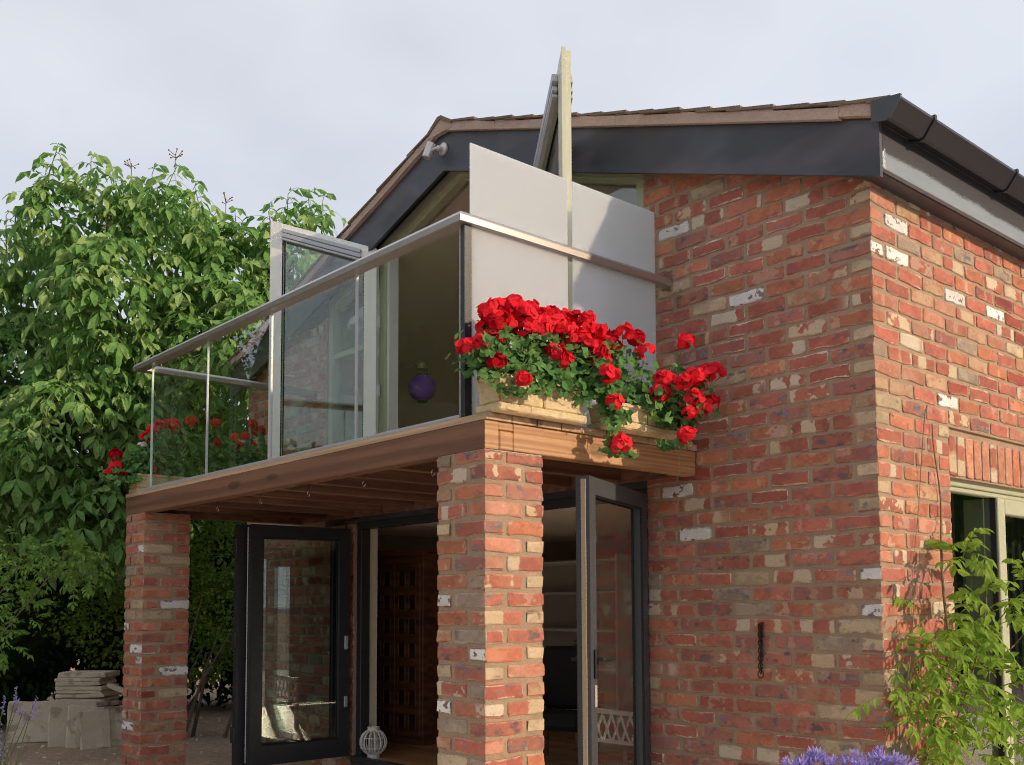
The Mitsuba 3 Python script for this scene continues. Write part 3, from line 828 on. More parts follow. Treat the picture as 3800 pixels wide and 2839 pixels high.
def pillar(label, x0, codes, wlist=()):
    key = thing('brick_pillar', label, 'pillar', None)
    x1, y0, y1 = x0 + .333, DY, DY + .333
    add(key + '__core', box(x0 + .006, x1 - .006, y0 + .006, y1 - .006, GZ - .1, ZB - .003), 'mat_mortar')
    if True:
        add(key + '__lead_cap', box(x0 + .004, x1 - .004, y0 + .004, y1 - .004, ZB - .0028, ZB - .0003), 'mat_alu_grey')
    S, Hh = .208, .098
    for j in range(26):
        z0 = -.868 - j * HC + .004
        h = BH - .002 if j else .046
        if z0 < GZ - .05:
            break
        cf, cr = codes[j] if j < len(codes) else (pick() + pick(), pick() + pick())
        # even: front = header left, stretcher at right corner; right face = header at corner then stretcher
        ev = j % 2 == 0
        jz = lambda: random.uniform(-.0015, .0015)
        if ev:
            place_brick(brick_mesh(S, h, Hh, False, cf[1], cr[0]), (x1 - S, y0, z0 + jz()), 0, key)            # front
            place_brick(brick_mesh(S, h, Hh, False, cr[1], pick()), (x1, y1 - S, z0 + jz()), 90, key)           # right
            place_brick(brick_mesh(S, h, Hh, False, pick(), pick()), (x0 + S, y1, z0 + jz()), 180, key)         # back
            place_brick(brick_mesh(S, h, Hh, False, pick(), cf[0]), (x0, y0 + S, z0 + jz()), 270, key)          # left
        else:
            place_brick(brick_mesh(S, h, Hh, False, cf[0], pick()), (x0, y0, z0 + jz()), 0, key)
            place_brick(brick_mesh(S, h, Hh, False, cr[0], cf[1]), (x1, y0, z0 + jz()), 90, key)
            place_brick(brick_mesh(S, h, Hh, False, pick(), cr[1]), (x1, y1, z0 + jz()), 180, key)
            place_brick(brick_mesh(S, h, Hh, False, pick(), pick()), (x0, y1, z0 + jz()), 270, key)
    return key


PB = [('LO', 'OR'), ('RO', 'YR'), ('OO', 'RR'), ('RW', 'CR'), ('OY', 'RC'), ('GR', 'CR'), ('YO', 'ER'), ('OL', 'OR'), ('RC', 'RW'), ('CC', 'CO'), ('WR', 'OO'), ('OR', 'BR'), ('RW', 'PR'), ('OW', 'OO'),
      ('RO', 'SW'), ('OR', 'OP'), ('OM', 'DC'), ('RM', 'RP'), ('MS', 'EX'), ('WO', 'YO')]
pillar('brick pillar with sunlit side under the near balcony corner', XR - .333, PA)
pillar('shaded brick pillar under the far left balcony corner by the slabs', XL + .012, PB)

# ------------------------------------------------------------------ balustrade
bal = thing('glass_balustrade', 'frameless glass balustrade with brushed metal handrail around the balcony', 'balustrade')


def rail_profile(c):
    q = [(.030, -.026), (.036, -.022), (.038, .004), (.036, .010), (.022, .024), (.018, .026)]
    q = q + [(-x, z) for x, z in q[::-1]]
    return np.array([p[0] for p in q]), np.array([p[1] for p in q])


pu, pz = rail_profile(0)
RC = HZ - .026


def rail_sweep(path):
    """horizontal path, mitred corners"""
    p = np.asarray(path, float)
    V = []
    for k in range(len(p)):
        d0 = p[k] - p[k - 1] if k else p[1] - p[0]
        d1 = p[k + 1] - p[k] if k < len(p) - 1 else d0
        d0, d1 = d0 / np.linalg.norm(d0), d1 / np.linalg.norm(d1)
        n0, n1 = np.array([-d0[1], d0[0]]), np.array([-d1[1], d1[0]])
        nn = (n0 + n1) / np.linalg.norm(n0 + n1)
        s = 1 / (nn @ n0)
        V.append(np.stack([p[k][0] + nn[0] * s * pu, p[k][1] + nn[1] * s * pu, RC + pz], 1))
    V = np.array(V)
    n = len(pu)
    F = []
    for k in range(len(p) - 1):
        for j in range(n):
            a, b = k * n + j, k * n + (j + 1) % n
            F += [[a, a + n, b], [b, a + n, b + n]]
    return trimesh.Trimesh(V.reshape(-1, 3), F, process=False)


for seg, nm in (([(HX, -.012), (HX, HY), (HXL, HY), (HXL, -.012)], 'handrail'),):
    add(bal + '__' + nm, rail_sweep(seg), 'mat_rail')
GYF = -1.37
xs = [-4.63, -3.752, -2.92, -2.035, -1.19]
for a, b in zip(xs[:-1], xs[1:]):
    add(bal + '__glass_panel', trimesh.Trimesh([(a + .006, GYF, ZT + .004), (b - .006, GYF, ZT + .004), (b - .006, GYF, RC - .02), (a + .006, GYF, RC - .02)], [[0, 1, 2], [0, 2, 3]], process=False), 'mat_glass')
for x, w in ((-3.752, .005), (-2.92, .006), (-2.035, .009), (-1.192, .007), (-4.633, .004)):
    add(bal + '__glazing_bar', cbox(x - w / 2, x + w / 2, GYF - .008, GYF + .008, ZT + .002, RC - .02, .0015), 'mat_alu_grey' if w > .0045 else 'mat_glass_edge')
scene['mat_glass_edge'] = two(P(base_color=(.45, .62, .55), roughness=0.3))
add(bal + '__base_channel', cbox(-4.83, -1.19, GYF - .015, GYF + .015, ZT + .0005, ZT + .016, .002), 'mat_alu_grey')
add(bal + '__corner_post', cbox(-1.178, -1.152, GYF - .014, GYF + .03, ZT + .002, RC - .02, .003), 'mat_anthracite')
for a, b in ((-1.28, -.68), (-.67, -.02)):
    add(bal + '__glass_panel', trimesh.Trimesh([(HXL, a, ZT + .004), (HXL, b, ZT + .004), (HXL, b, RC - .02), (HXL, a, RC - .02)], [[0, 1, 2], [0, 2, 3]], process=False), 'mat_glass')
add(bal + '__base_channel', cbox(HXL - .015, HXL + .015, -1.28, -.02, ZT + .0005, ZT + .016, .002), 'mat_alu_grey')

# privacy panels on the right hand side
pk = thing('privacy_panel', 'tall white frosted privacy panel beside the balcony corner post', 'panel', 'white privacy panels')
add(pk, cbox(-1.163, -1.155, -1.345, -.748, ZT + .005, .575, .002), 'mat_privacy')
pk = thing('privacy_panel', 'white frosted privacy panel next to the brick wall', 'panel', 'white privacy panels')
add(pk, cbox(-1.163, -1.155, -.714, -.115, ZT + .005, .575, .002), 'mat_privacy')
labels['privacy_panel'].pop('group'); labels['privacy_panel_001'].pop('group')

# hooks under the front beam
for i, (x, y) in enumerate(((-3.361, -1.199), (-2.804, -1.194), (-2.211, -1.209), (-1.643, -1.187), (-3.95, -1.20))):
    k = thing('screw_hook', ('fourth screw hook under the beam counted from the near pillar', 'third screw hook under the beam counted from the near pillar', 'second screw hook under the beam counted from the near pillar', 'screw hook under the beam right beside the near pillar', 'screw hook under the beam closest to the far pillar')[i], 'hook', 'hooks under the balcony')
    th = np.linspace(-math.pi * .5, math.pi * 1.05, 14)
    pts = [(x, y, ZB + .03), (x, y, ZB - .008)] + [(x + .013 * math.cos(t + math.pi), y, ZB - .022 + .0135 * -math.sin(t)) for t in th]
    add(k, tube(np.array(pts), .0022, 6), 'mat_chrome', smooth=True)


# ------------------------------------------------------------------ planters
def planter(label, x0, x1, y0, y1, z0, z1):
    k = thing('planter', label, 'planter')
    add(k + '__base', cbox(x0 - .008, x1 + .008, y0 - .008, y1 + .008, z0, z0 + .035, .006), 'mat_planter')
    s = .012
    pts = [(x, y, z) for (x, y, z) in [(x0 + s, y0 + s, z0 + .034), (x1 - s, y0 + s, z0 + .034), (x1 - s, y1 - s, z0 + .034), (x0 + s, y1 - s, z0 + .034), (x0, y0, z1 - .02), (x1, y0, z1 - .02), (x1, y1, z1 - .02), (x0, y1, z1 - .02)]]
    add(k + '__body', hull(pts), 'mat_planter')
    ym = (y0 + y1) / 2
    for a, b in ((y0 + .012, ym - .004), (ym + .004, y1 - .012)):
        add(k + '__relief_panel', cbox(x1 - .012, x1 + .001, a, b, z0 + .038, z1 - .022, .005), 'mat_planter')
    add(k + '__relief_panel', cbox(x0 + .01, x1 - .01, y0 - .001, y0 + .012, z0 + .038, z1 - .022, .005), 'mat_planter')
    add(k + '__rim', cat([cbox(x0 - .006, x1 + .006, y0 - .006, y0 + .02, z1 - .0195, z1, .005), cbox(x0 - .006, x1 + .006, y1 - .02, y1 + .006, z1 - .0195, z1, .005),
                          cbox(x0 - .006, x0 + .02, y0 + .021, y1 - .021, z1 - .0195, z1, .005), cbox(x1 - .02, x1 + .006, y0 + .021, y1 - .021, z1 - .0195, z1, .005)]), 'mat_planter')
    return k


planter('cream moulded planter at the near corner of the balcony', -1.085, -.937, -1.365, -.862, ZT + .002, -.498)
planter('cream planter against the brick wall, half in shade', -1.075, -.915, -.700, -.222, ZT + .002, -.535)
planter('cream planter at the far left corner of the deck, behind glass', -5.04, -4.89, -1.36, -.90, ZT + .002, -.52)
planter('cream planter at the left end near the house wall, behind glass', -5.04, -4.89, -.72, -.25, ZT + .002, -.52)


# ------------------------------------------------------------------ leaf builders
def blades(org, axis, side, nrm, L, Wd, curl=.25, fold=.25, blunt=.33):
    """arrays of leaf blades: 6 vertices, 4 triangles each, drooping by curl and folded along the midrib"""
    org, axis, side, nrm = (np.asarray(a, float) for a in (org, axis, side, nrm))
    L, Wd = np.broadcast_to(L, len(org))[:, None], np.broadcast_to(Wd, len(org))[:, None]
    b = org
    m = org + axis * L * .5 - nrm * L * curl * .18
    tip = org + axis * L * .94 - nrm * L * curl * .8
    l = org + axis * L * .42 + side * Wd * .5 + nrm * Wd * fold * .5 - nrm * L * curl * .12
    r = org + axis * L * .42 - side * Wd * .5 + nrm * Wd * fold * .5 - nrm * L * curl * .12
    l2 = org + axis * L * (.72 + .35 * (blunt - .33)) + side * Wd * blunt + nrm * Wd * fold * .3 - nrm * L * curl * .45
    r2 = org + axis * L * (.72 + .35 * (blunt - .33)) - side * Wd * blunt + nrm * Wd * fold * .3 - nrm * L * curl * .45
    V = np.stack([b, m, tip, l, r, l2, r2], 1)
    F = np.array([[0, 1, 3], [0, 4, 1], [3, 1, 5], [1, 4, 6], [1, 2, 5], [1, 6, 2]])
    F = (F[None] + 7 * np.arange(len(org))[:, None, None]).reshape(-1, 3)
    return V.reshape(-1, 3), F


def unit(v):
    return v / (np.linalg.norm(v, axis=-1, keepdims=True) + 1e-9)


def compound(base, d, up, Lr, nl, leafL, leafW, droop, rg, term=True):
    """one pinnate leaf: returns (V, F): rachis + leaflets"""
    d, up = unit(np.asarray(d, float)), np.asarray(up, float)
    s = unit(np.cross(d, up))
    n = np.cross(s, d)
    t = np.linspace(0, 1, 5)
    rach = base + Lr * (t[:, None] * d - (t ** 2)[:, None] * droop * np.array([0, 0, 1]))
    org, ax, sd, nr, LL = [], [], [], [], []
    k = nl // 2
    for i in range(k):
        f = .3 + .62 * i / max(1, k - 1)
        q = base + Lr * (f * d - f * f * droop * np.array([0, 0, 1]))
        dd = unit(d - 2 * f * droop * np.array([0, 0, 1]))
        for sg in (-1, 1):
            a = unit(dd * .55 + s * sg * .9 - np.array([0, 0, 1]) * (.25 + .25 * rg.random()))
            org.append(q); ax.append(a)
            nn = unit(n + .35 * rg.normal(size=3))
            si = unit(np.cross(nn, a)); sd.append(si); nr.append(np.cross(a, si))
            LL.append(leafL * (.75 + .35 * f) * rg.uniform(.85, 1.12))
    if term:
        dd = unit(d - 2 * droop * np.array([0, 0, 1]) + .15 * rg.normal(size=3))
        org.append(rach[-1]); ax.append(dd)
        si = unit(np.cross(n, dd)); sd.append(si); nr.append(np.cross(dd, si)); LL.append(leafL * 1.15)
    LL = np.array(LL)
    V, F = blades(org, ax, sd, nr, LL, LL * leafW, .30, .3)
    tb = tube(rach, np.linspace(.0035, .0012, 5), 3, cap=False)
    return np.vstack([V, tb.vertices]), np.vstack([F, np.array(tb.faces) + len(V)])


def joinvf(lst):
    V, F, n = [], [], 0
    for v, f in lst:
        V.append(v); F.append(np.asarray(f) + n); n += len(v)
    return np.vstack(V), np.vstack(F)


def camdist(p):
    return np.linalg.norm(np.asarray(p) - CAM)


# ------------------------------------------------------------------ walnut tree
rg = np.random.default_rng(21)
wt = thing('walnut_tree', 'tall leafy walnut tree with large drooping leaflets left of the house', 'tree')
BL = [((-7.60, -1.10, 2.30), 0.26), ((-7.42, -0.31, 2.16), 0.50), ((-8.66, -0.91, 1.88), 0.52), ((-6.99, 0.22, 1.84), 0.46), ((-6.76, 0.9, 2.04), 0.40), ((-8.6, -1.55, 1.60), .50), ((-8.5, -1.75, .9), .5), ((-8.4, -1.7, 0.0), .5), ((-7.31, -0.68, 1.37), 0.70),
      ((-6.74, -0.02, 1.11), 0.61), ((-8.15, -1.29, 0.9), 0.58), ((-6.8, 0.78, 1.45), 0.49), ((-7.45, -1.03, 0.29), 0.60), ((-7.26, -0.24, 0.45), 0.62), ((-8.43, -1.18, -0.18), 0.59),
      ((-7.55, -0.77, -0.5), 0.52), ((-7.19, 0.44, 0.53), 0.56), ((-9.1, -.2, 1.2), .7), ((-8.6, .3, .2), .7), ((-8.0, .6, 1.6), .6)]
base = np.array([-8.45, 0.15, GZ - .1])
fork = np.array([-8.25, .05, -1.0])
tr = [base + (fork - base) * t + np.array([.04 * math.sin(5 * t), .03 * math.cos(4 * t), 0]) for t in np.linspace(0, 1, 7)]
add(wt + '__trunk', tube(tr, np.linspace(.13, .09, 7), 9), 'mat_bark', smooth=True)
for c, r in BL:
    c = np.array(c)
    mid = (fork + c) / 2 + np.array([0, 0, .15])
    pts = [fork * (1 - t) ** 2 + 2 * mid * t * (1 - t) + c * t * t for t in np.linspace(0, 1, 7)]
    add(wt + '__limb', tube(pts, np.linspace(.05, .012, 7), 6), 'mat_bark', smooth=True)
leaves = []
for c, r in BL:
    c = np.array(c)
    nsh = int(38 * (r / .55) ** 2)
    for i in range(nsh):
        d = unit(rg.normal(size=3))
        q = c + d * r * rg.uniform(.45, 1.0) * np.array([1, 1, .92])
        out = unit(d + np.array([.1, -.1, .35]))
        nlv = rg.integers(4, 7)
        a0 = rg.uniform(0, 6.28)
        for j in range(nlv):
            a = a0 + j * 2.4
            s1 = unit(np.cross(out, [.3, .2, 1])); s2 = np.cross(out, s1)
            dd = unit(out * rg.uniform(.1, .6) + s1 * math.cos(a) + s2 * math.sin(a) + np.array([0, 0, .15]))
            Lr = rg.uniform(.20, .32)
            leaves.append((q, compound(q, dd, (0, 0, 1), Lr, int(rg.choice([5, 7])), rg.uniform(.10, .185), .41, rg.uniform(.35, .8), rg)))
SHOOTS = [(-7.48, -1.19, 2.86), (-7.28, -0.95, 2.77), (-7.15, -0.8, 2.65), (-7.57, -1.26, 2.66), (-7.61, -1.3, 2.47), (-6.91, -0.52, 2.62), (-6.77, -0.36, 2.66), (-6.65, -0.22, 2.5), (-7.06, 0.38, 2.53), (-6.84, 0.63, 2.53), (-6.7, 0.77, 2.71), (-6.57, 0.92, 2.69), (-6.47, 1.03, 2.64), (-7.83, -1.52, 2.24), (-7.05, -0.66, 2.55), (-7.2, 0.22, 2.5),
          (-8.1, -1.35, 2.28), (-7.9, -1.0, 2.4), (-8.3, -1.6, 2.2)]
for p in SHOOTS:
    p = np.array(p) - (0, 0, .06)
    q0 = p - np.array([rg.normal() * .06, rg.normal() * .06, .42])
    add(wt + '__shoot', tube([q0, (p + q0) / 2 + rg.normal(size=3) * .01, p], (.008, .006, .003), 5), 'mat_stem_green')
    for j in range(11):
        t = 1 - .085 * j
        a = j * 2.4 + rg.uniform(-.3, .3)
        dd = unit(np.array([math.cos(a), math.sin(a), .75 - .075 * j]))
        leaves.append((q0 + (p - q0) * t, compound(q0 + (p - q0) * t, dd, (0, 0, 1), rg.uniform(.15, .24), 5, rg.uniform(.11, .165), .40, rg.uniform(.5, .95), rg)))
leaves.sort(key=lambda a: camdist(a[0]))
young = rg.random(len(leaves)) < .30
for i, (q, (v, f)) in enumerate(leaves[:290]):
    add(wt + '__leaf', (v, f), 'mat_walnut_young' if young[i] else 'mat_walnut')
add(wt + '__crown', joinvf([x[1] for i, x in enumerate(leaves) if i >= 290 and not young[i]]), 'mat_walnut', kind='stuff')
add(wt + '__young_foliage', joinvf([x[1] for i, x in enumerate(leaves) if i >= 290 and young[i]]), 'mat_walnut_young', kind='stuff')
# withered catkin sprigs on the top shoots
for p in ((-6.77, -0.36, 2.70), (-7.05, -0.66, 2.62), (-7.1, .30, 2.55), (-7.0, -.9, 2.0)):
    p = np.array(p)
    st = [tube([p - (0, 0, .12), p + (0, 0, .05)], .004, 4)]
    for j in range(7):
        a = rg.uniform(0, 6.28)
        e = p + (.06 * math.cos(a), .06 * math.sin(a), rg.uniform(.02, .09))
        st += [tube([p + (0, 0, rg.uniform(-.02, .04)), e], .003, 4), trimesh.creation.icosphere(0, .009).apply_translation(e)]
    add(wt + '__seed_sprig', cat(st), 'mat_stem_brown')


# ------------------------------------------------------------------ shrubs and hedges
def leafy_mass(c, R, n, L, wd, rg, hollow=.55):
    """loose simple leaves on the outer part of an ellipsoid"""
    d = unit(rg.normal(size=(n, 3)))
    q = np.asarray(c) + d * np.asarray(R) * (rg.uniform(hollow ** 3, 1, (n, 1)) ** (1 / 3)) * (.85 + .3 * meshkit.noise(d * 2.3 + np.asarray(c))[:, None])
    ax = unit(d * .6 + rg.normal(size=(n, 3)) * .8 + np.array([0, 0, -.2]))
    sd = unit(np.cross(ax, unit(rg.normal(size=(n, 3)) * .5 + np.array([0, 0, 1]))))
    return blades(q, ax, sd, np.cross(sd, ax), L * rg.uniform(.7, 1.25, n), L * wd, .2, .25)


# pinnate shrub bottom left
sh = thing('elder_shrub', 'bright green pinnate leaved shrub at the left edge, above the paving slabs', 'shrub')
ls = []
for c, r in (((-5.25, -2.02, -1.16), .2), ((-4.98, -1.80, -1.11), .17), ((-5.28, -2.02, -1.45), .2), ((-5.2, -2.12, -1.70), .17), ((-4.95, -1.72, -1.2), .15), ((-5.5, -2.0, -1.3), .22)):
    for i in range(34):
        d = unit(rg.normal(size=3))
        q = np.array(c) + d * r * rg.uniform(.3, 1)
        dd = unit(d * .7 + np.array([.3, -.3, .3]) + rg.normal(size=3) * .4)
        ls.append((q, compound(q, dd, (0, 0, 1), rg.uniform(.08, .12), 7, rg.uniform(.04, .053), .40, .35, rg)))
ls.sort(key=lambda a: camdist(a[0]))
for q, (v, f) in ls:
    add(sh + '__leaf', (v, f), 'mat_elder')
for c in ((-5.25, -2.02, -1.16), (-4.98, -1.80, -1.11), (-5.2, -2.12, -1.7), (-5.5, -2.0, -1.3)):
    b = np.array([-5.6, -2.75, GZ])
    add(sh + '__stem', tube([b, (b + c) / 2 + (0, -.1, -.05), c], (.009, .006, .003), 5), 'mat_bark')
# ivy clad hedge right of the far pillar
iv = thing('ivy_hedge', 'sun flecked ivy hedge seen between the far pillar and the folded door', 'hedge')
vf = []
for c, R, n in (((-7.9, .75, -.9), (.5, .4, .5), 1500), ((-7.8, .75, -1.5), (.45, .4, .45), 1500), ((-8.2, .5, -1.9), (.5, .5, .4), 1100), ((-8.5, .3, -1.3), (.5, .5, .6), 1300), ((-8.9, -.05, -1.6), (.5, .5, .5), 1000), ((-9.3, -.4, -1.2), (.6, .6, .6), 900)):
    vf.append(leafy_mass(c, R, n, .055, .75, rg))
add(iv + '__foliage', joinvf(vf), 'mat_ivy', kind='stuff')
for k in range(9):
    b = np.array([-7.6 - .2 * k * rg.uniform(.5, 1), .35 + rg.uniform(-.2, .3), GZ])
    e = b + np.array([rg.uniform(.1, .5), rg.uniform(.1, .5), rg.uniform(.8, 1.5)])
    add(iv + '__branch', tube([b, (b + e) / 2 + rg.normal(size=3) * .06, e], (.022, .014, .006), 5), 'mat_bark')
# dark bushes filling the background
for i, (c, R, n) in enumerate((((-10.6, -1.0, -1.2), (1.2, 1.5, 1.9), 5200), ((-11.4, 1.2, -.9), (1.6, 1.4, 2.1), 5200), ((-10.2, 2.6, -1.0), (1.5, 1.3, 2.0), 5200), ((-12.2, -2.4, -1.4), (1.5, 1.6, 1.9), 3600), ((-9.0, 4.2, -.9), (1.5, 1.4, 2.2), 3000), ((-7.6, 5.8, -.9), (1.5, 1.6, 2.2), 2500))):
    nm = ('dark evergreen bush directly behind the stacked slabs', 'dark evergreen bush behind the walnut trunk', 'dark bush filling the gap behind the far pillar',
          'dark bush at the far left edge of the garden', 'dark bush beside the left wall of the house', 'dark bush behind the left rear of the house')[i]
    bk = thing('evergreen_bush', nm, 'bush')
    vf = [leafy_mass(c, R, n, .12, .5, rg, .75)]
    inner = trimesh.creation.icosphere(2, 1.0)
    inner.vertices *= np.array(R) * .82 * (.85 + .3 * meshkit.noise(inner.vertices * 2.1 + i)[:, None])
    inner.apply_translation(c)
    add(bk + '__foliage', joinvf(vf), 'mat_hedge_dark', kind='stuff')
    add(bk + '__twig_core', inner, 'mat_hedge_dark')
    add(bk + '__stem', tube([(c[0], c[1], GZ - .05), c], (.06, .03), 6), 'mat_bark')

# garden beyond the camera: what the glass reflects
HB = [((10.5, -5.0, -.3), (2.0, 3.2, 2.6), 'to the right of the viewpoint'), ((12, 2.5, -.3), (2.2, 4.0, 2.7), 'opposite the side window'), ((6.0, -13.5, -.6), (3.0, 2.0, 2.4), 'behind the viewpoint to the right'),
      ((-1.0, -14.5, -.4), (3.8, 2.2, 2.6), 'right behind the viewpoint'), ((-9.0, -14.0, 1.5), (4.2, 2.2, 5.2), 'behind the viewpoint to the left'), ((-15.5, -11.0, 1.8), (3.2, 3.6, 5.6), 'far behind on the left'), ((-15.8, -5.4, 1.2), (1.6, 2.6, 4.4), 'out of frame on the left'),
      ((6.5, 14.0, .5), (3.5, 2.5, 3.6), 'beyond the side window')]
for i, (c, R, where) in enumerate(HB):
    bk = thing('garden_hedge', f'tall garden hedge {where}, seen only as a reflection', 'hedge', 'hedges around the garden')
    v, f = leafy_mass(c, R, 7000, .15, .6, rg, .82)
    inner = trimesh.creation.icosphere(2, 1.0)
    inner.vertices *= np.array(R) * .90 * (.9 + .2 * meshkit.noise(inner.vertices * 3.1 + i)[:, None])
    inner.apply_translation(c)
    add(bk + '__foliage', (v, f), 'mat_shrub', kind='stuff')
    add(bk + '__twig_core', inner, 'mat_hedge_dark')

# ------------------------------------------------------------------ geraniums
GL = [(-1.014, -1.493, -0.408), (-0.98, -1.441, -0.386), (-0.999, -1.4, -0.316), (-0.974, -1.383, -0.289), (-0.971, -1.347, -0.343), (-1.033, -1.255, -0.232), (-1.039, -1.21, -0.254), (-0.948, -1.249, -0.219), (-1.011, -1.125, -0.182), (-1.014, -1.109, -0.23), (-0.93, -1.145, -0.285), (-0.988, -1.077, -0.209), (-0.948, -1.223, -0.295), (-0.988, -1.007, -0.196), (-0.97, -1.039, -0.258), (-1.023, -0.915, -0.171), (-0.97, -0.967, -0.256), (-0.945, -0.919, -0.189), (-0.982, -0.867, -0.225), (-0.958, -0.831, -0.18), (-0.966, -0.809, -0.228), (-1.033, -0.878, -0.27), (-0.957, -0.758, -0.221), (-0.975, -0.846, -0.287), (-1.007, -0.692, -0.254), (-0.93, -1.395, -0.467), (-0.93, -1.063, -0.374), (-0.93, -1.007, -0.406), (-0.93, -0.802, -0.331), (-0.93, -0.773, -0.38), (-0.86, -0.801, -0.45), (-0.86, -1.316, -0.545)]
GR = [(-1.037, -0.597, -0.21), (-0.945, -0.599, -0.2), (-0.988, -0.47, -0.198), (-0.961, -0.662, -0.28), (-0.93, -0.47, -0.272), (-0.86, -0.758, -0.566), (-0.86, -0.736, -0.748), (-0.86, -0.421, -0.416), (-0.86, -0.442, -0.481), (-0.80, -0.325, -0.23), (-0.76, -0.40, -0.44), (-0.76, -0.325, -0.405), (-0.74, -0.258, -0.384), (-0.74, -0.204, -0.367), (-0.76, -0.32, -0.505), (-0.74, -0.226, -0.514), (-0.74, -0.269, -0.548), (-0.77, -0.345, -0.572), (-0.78, -0.36, -0.685)]
FL = [(-5.02, -1.474, -0.393), (-5.0, -1.479, -0.479), (-5.0, -1.526, -0.532), (-4.98, -1.436, -0.537), (-5.0, -1.259, -0.24), (-5.0, -1.22, -0.185), (-5.0, -1.169, -0.145), (-5.0, -1.117, -0.132), (-5.0, -1.065, -0.126), (-5.0, -0.931, -0.093)]
FR = [(-5.0, -0.742, -0.078), (-5.0, -0.438, -0.054), (-5.0, -0.378, -0.109), (-5.0, -0.494, -0.158), (-5.0, -0.59, -0.179), (-5.0, -0.551, -0.236), (-5.0, -0.721, -0.235), (-5.0, -0.435, -0.224)]


def umbel(c, r, rg):
    """a dome of five-petalled florets"""
    n = 26
    d = unit(rg.normal(size=(n, 3)) + np.array([.15, -.15, .35]))
    q = np.asarray(c) + d * r * rg.uniform(.75, 1.0, (n, 1)) * np.array([1, 1, .8])
    O, A, S, N = [], [], [], []
    for k in range(n):
        nn = unit(d[k] + .35 * rg.normal(size=3))
        s1 = unit(np.cross(nn, [.31, .52, .8])); s2 = np.cross(nn, s1)
        ph = rg.uniform(0, 6.28)
        for j in range(5):
            a = ph + j * 1.2566
            ax = unit(s1 * math.cos(a) + s2 * math.sin(a) + nn * .28)
            O.append(q[k]); A.append(ax); S.append(unit(np.cross(nn, ax))); N.append(nn)
    return blades(O, A, S, N, rg.uniform(.40, .52, len(O)) * r, r * .42, .25, -.2, .56)


def geranium_leaf(q, nrm, r, rg):
    """round lobed leaf: fan with a wavy rim"""
    nrm = unit(np.asarray(nrm, float))
    s1 = unit(np.cross(nrm, [.2, .9, .3])); s2 = np.cross(nrm, s1)
    a = np.linspace(.35, 2 * np.pi - .35, 13) + rg.uniform(0, 6.28)
    rr = r * (1 + .13 * np.cos(a * 5 + rg.uniform(0, 6)) + .05 * rg.normal(size=13))
    rim = q + rr[:, None] * (np.cos(a)[:, None] * s1 + np.sin(a)[:, None] * s2) + nrm * (r * .22 * np.cos(a * 2.5 + rg.uniform(0, 6)) + .12 * r)[:, None]
    V = np.vstack([[q], rim])
    F = [[0, k, k + 1] for k in range(1, 13)]
    return V, np.array(F)


def petal():
    return 'mat_red' if rg.random() < .86 else 'mat_red_deep'


def geranium(label, heads, whites, cx, y0, y1, zb, nleaf, rg, rad=.043, detail=True, trail=()):
    k = thing('geranium', label, 'geranium')
    for h in heads:
        h = np.array(h) + np.array([.02, -.008, .004])
        add(k + '__flower_head', umbel(h, rad * rg.uniform(.85, 1.2), rg), petal())
    for h in whites:
        add(k + '__flower_head', umbel(h, rad * .9, rg), 'mat_white_petal', label='white flower head')
    hv = np.array(list(heads) + list(whites))
    lv = []
    stems = []
    for i in range(nleaf):
        h = hv[rg.integers(len(hv))]
        root = np.array([cx + rg.uniform(-.03, .03), np.clip(h[1], y0 + .05, y1 - .05) + rg.uniform(-.06, .06), zb])
        q = root + (h - root) * (rg.uniform(.10, .80)) + rg.normal(size=3) * np.array([.05, .05, .028])
        q[2] = min(q[2], h[2] - .03)
        if q[2] < zb + .005:
            q[0] = max(q[0], cx + .10) if cx > -3 else q[0]
        nn = unit(np.array([q[0] - cx, (q[1] - (y0 + y1) / 2) * .5, .10]) * np.array([3.0, 1, 1]) + rg.normal(size=3) * .45 + np.array([.25, -.25, .35]))
        lv.append((q, geranium_leaf(q, nn, rg.uniform(.016, .029), rg)))
    for h in hv:
        root = np.array([cx, np.clip(h[1], y0 + .04, y1 - .04), zb])
        mid = (root + h) / 2 + np.array([.02, 0, .03])
        stems.append(tube([root, mid, np.array(h)], .0028, 4, cap=False))
    for c in trail:
        for i in range(14 if len(trail) < 6 else 4):
            q = np.array(c) + rg.normal(size=3) * np.array([.025, .03, .04])
            lv.append((q, geranium_leaf(q, unit(np.array([1, -.5, .3]) + rg.normal(size=3) * .5), rg.uniform(.018, .03), rg)))
    lv.sort(key=lambda a: camdist(a[0]))
    m = 280 if detail else 60
    for q, (v, f) in lv[:m]:
        add(k + '__leaf', (v, f), 'mat_geranium')
    if len(lv) > m:
        add(k + '__foliage', joinvf([x[1] for x in lv[m:]]), 'mat_geranium', kind='stuff')
    add(k + '__stem', cat(stems), 'mat_stem_green')
    return k


rg = np.random.default_rng(8)
geranium('large red geranium spilling over the near corner planter', GL + [(-.985 + .02 * math.sin(7 * i), -1.40 + .036 * i, -.245 + .05 * math.sin(i * .235) + .018 * math.sin(i * 2.1)) for i in range(20)] + [(-.945 + .02 * math.sin(5 * i), -1.36 + .040 * i, -.285 + .045 * math.sin(i * .25) + .015 * math.sin(i * 2.7) - .004 * max(0, i - 9)) for i in range(17)], [(-.975, -1.27, -.37), (-.95, -1.06, -.41)], -1.01, -1.46, -.75, -.52, 860, rg, trail=[(-.925 + .008 * (i % 3), -1.36 + .052 * i, -.495 - .018 * (i % 3)) for i in range(11)])
geranium('red geranium trailing from the planter beside the brick wall', GR, [], -.99, -.75, -.10, -.55, 560, rg, trail=((-.89, -.75, -.50), (-.875, -.75, -.58), (-.87, -.74, -.66), (-.90, -.78, -.44)))
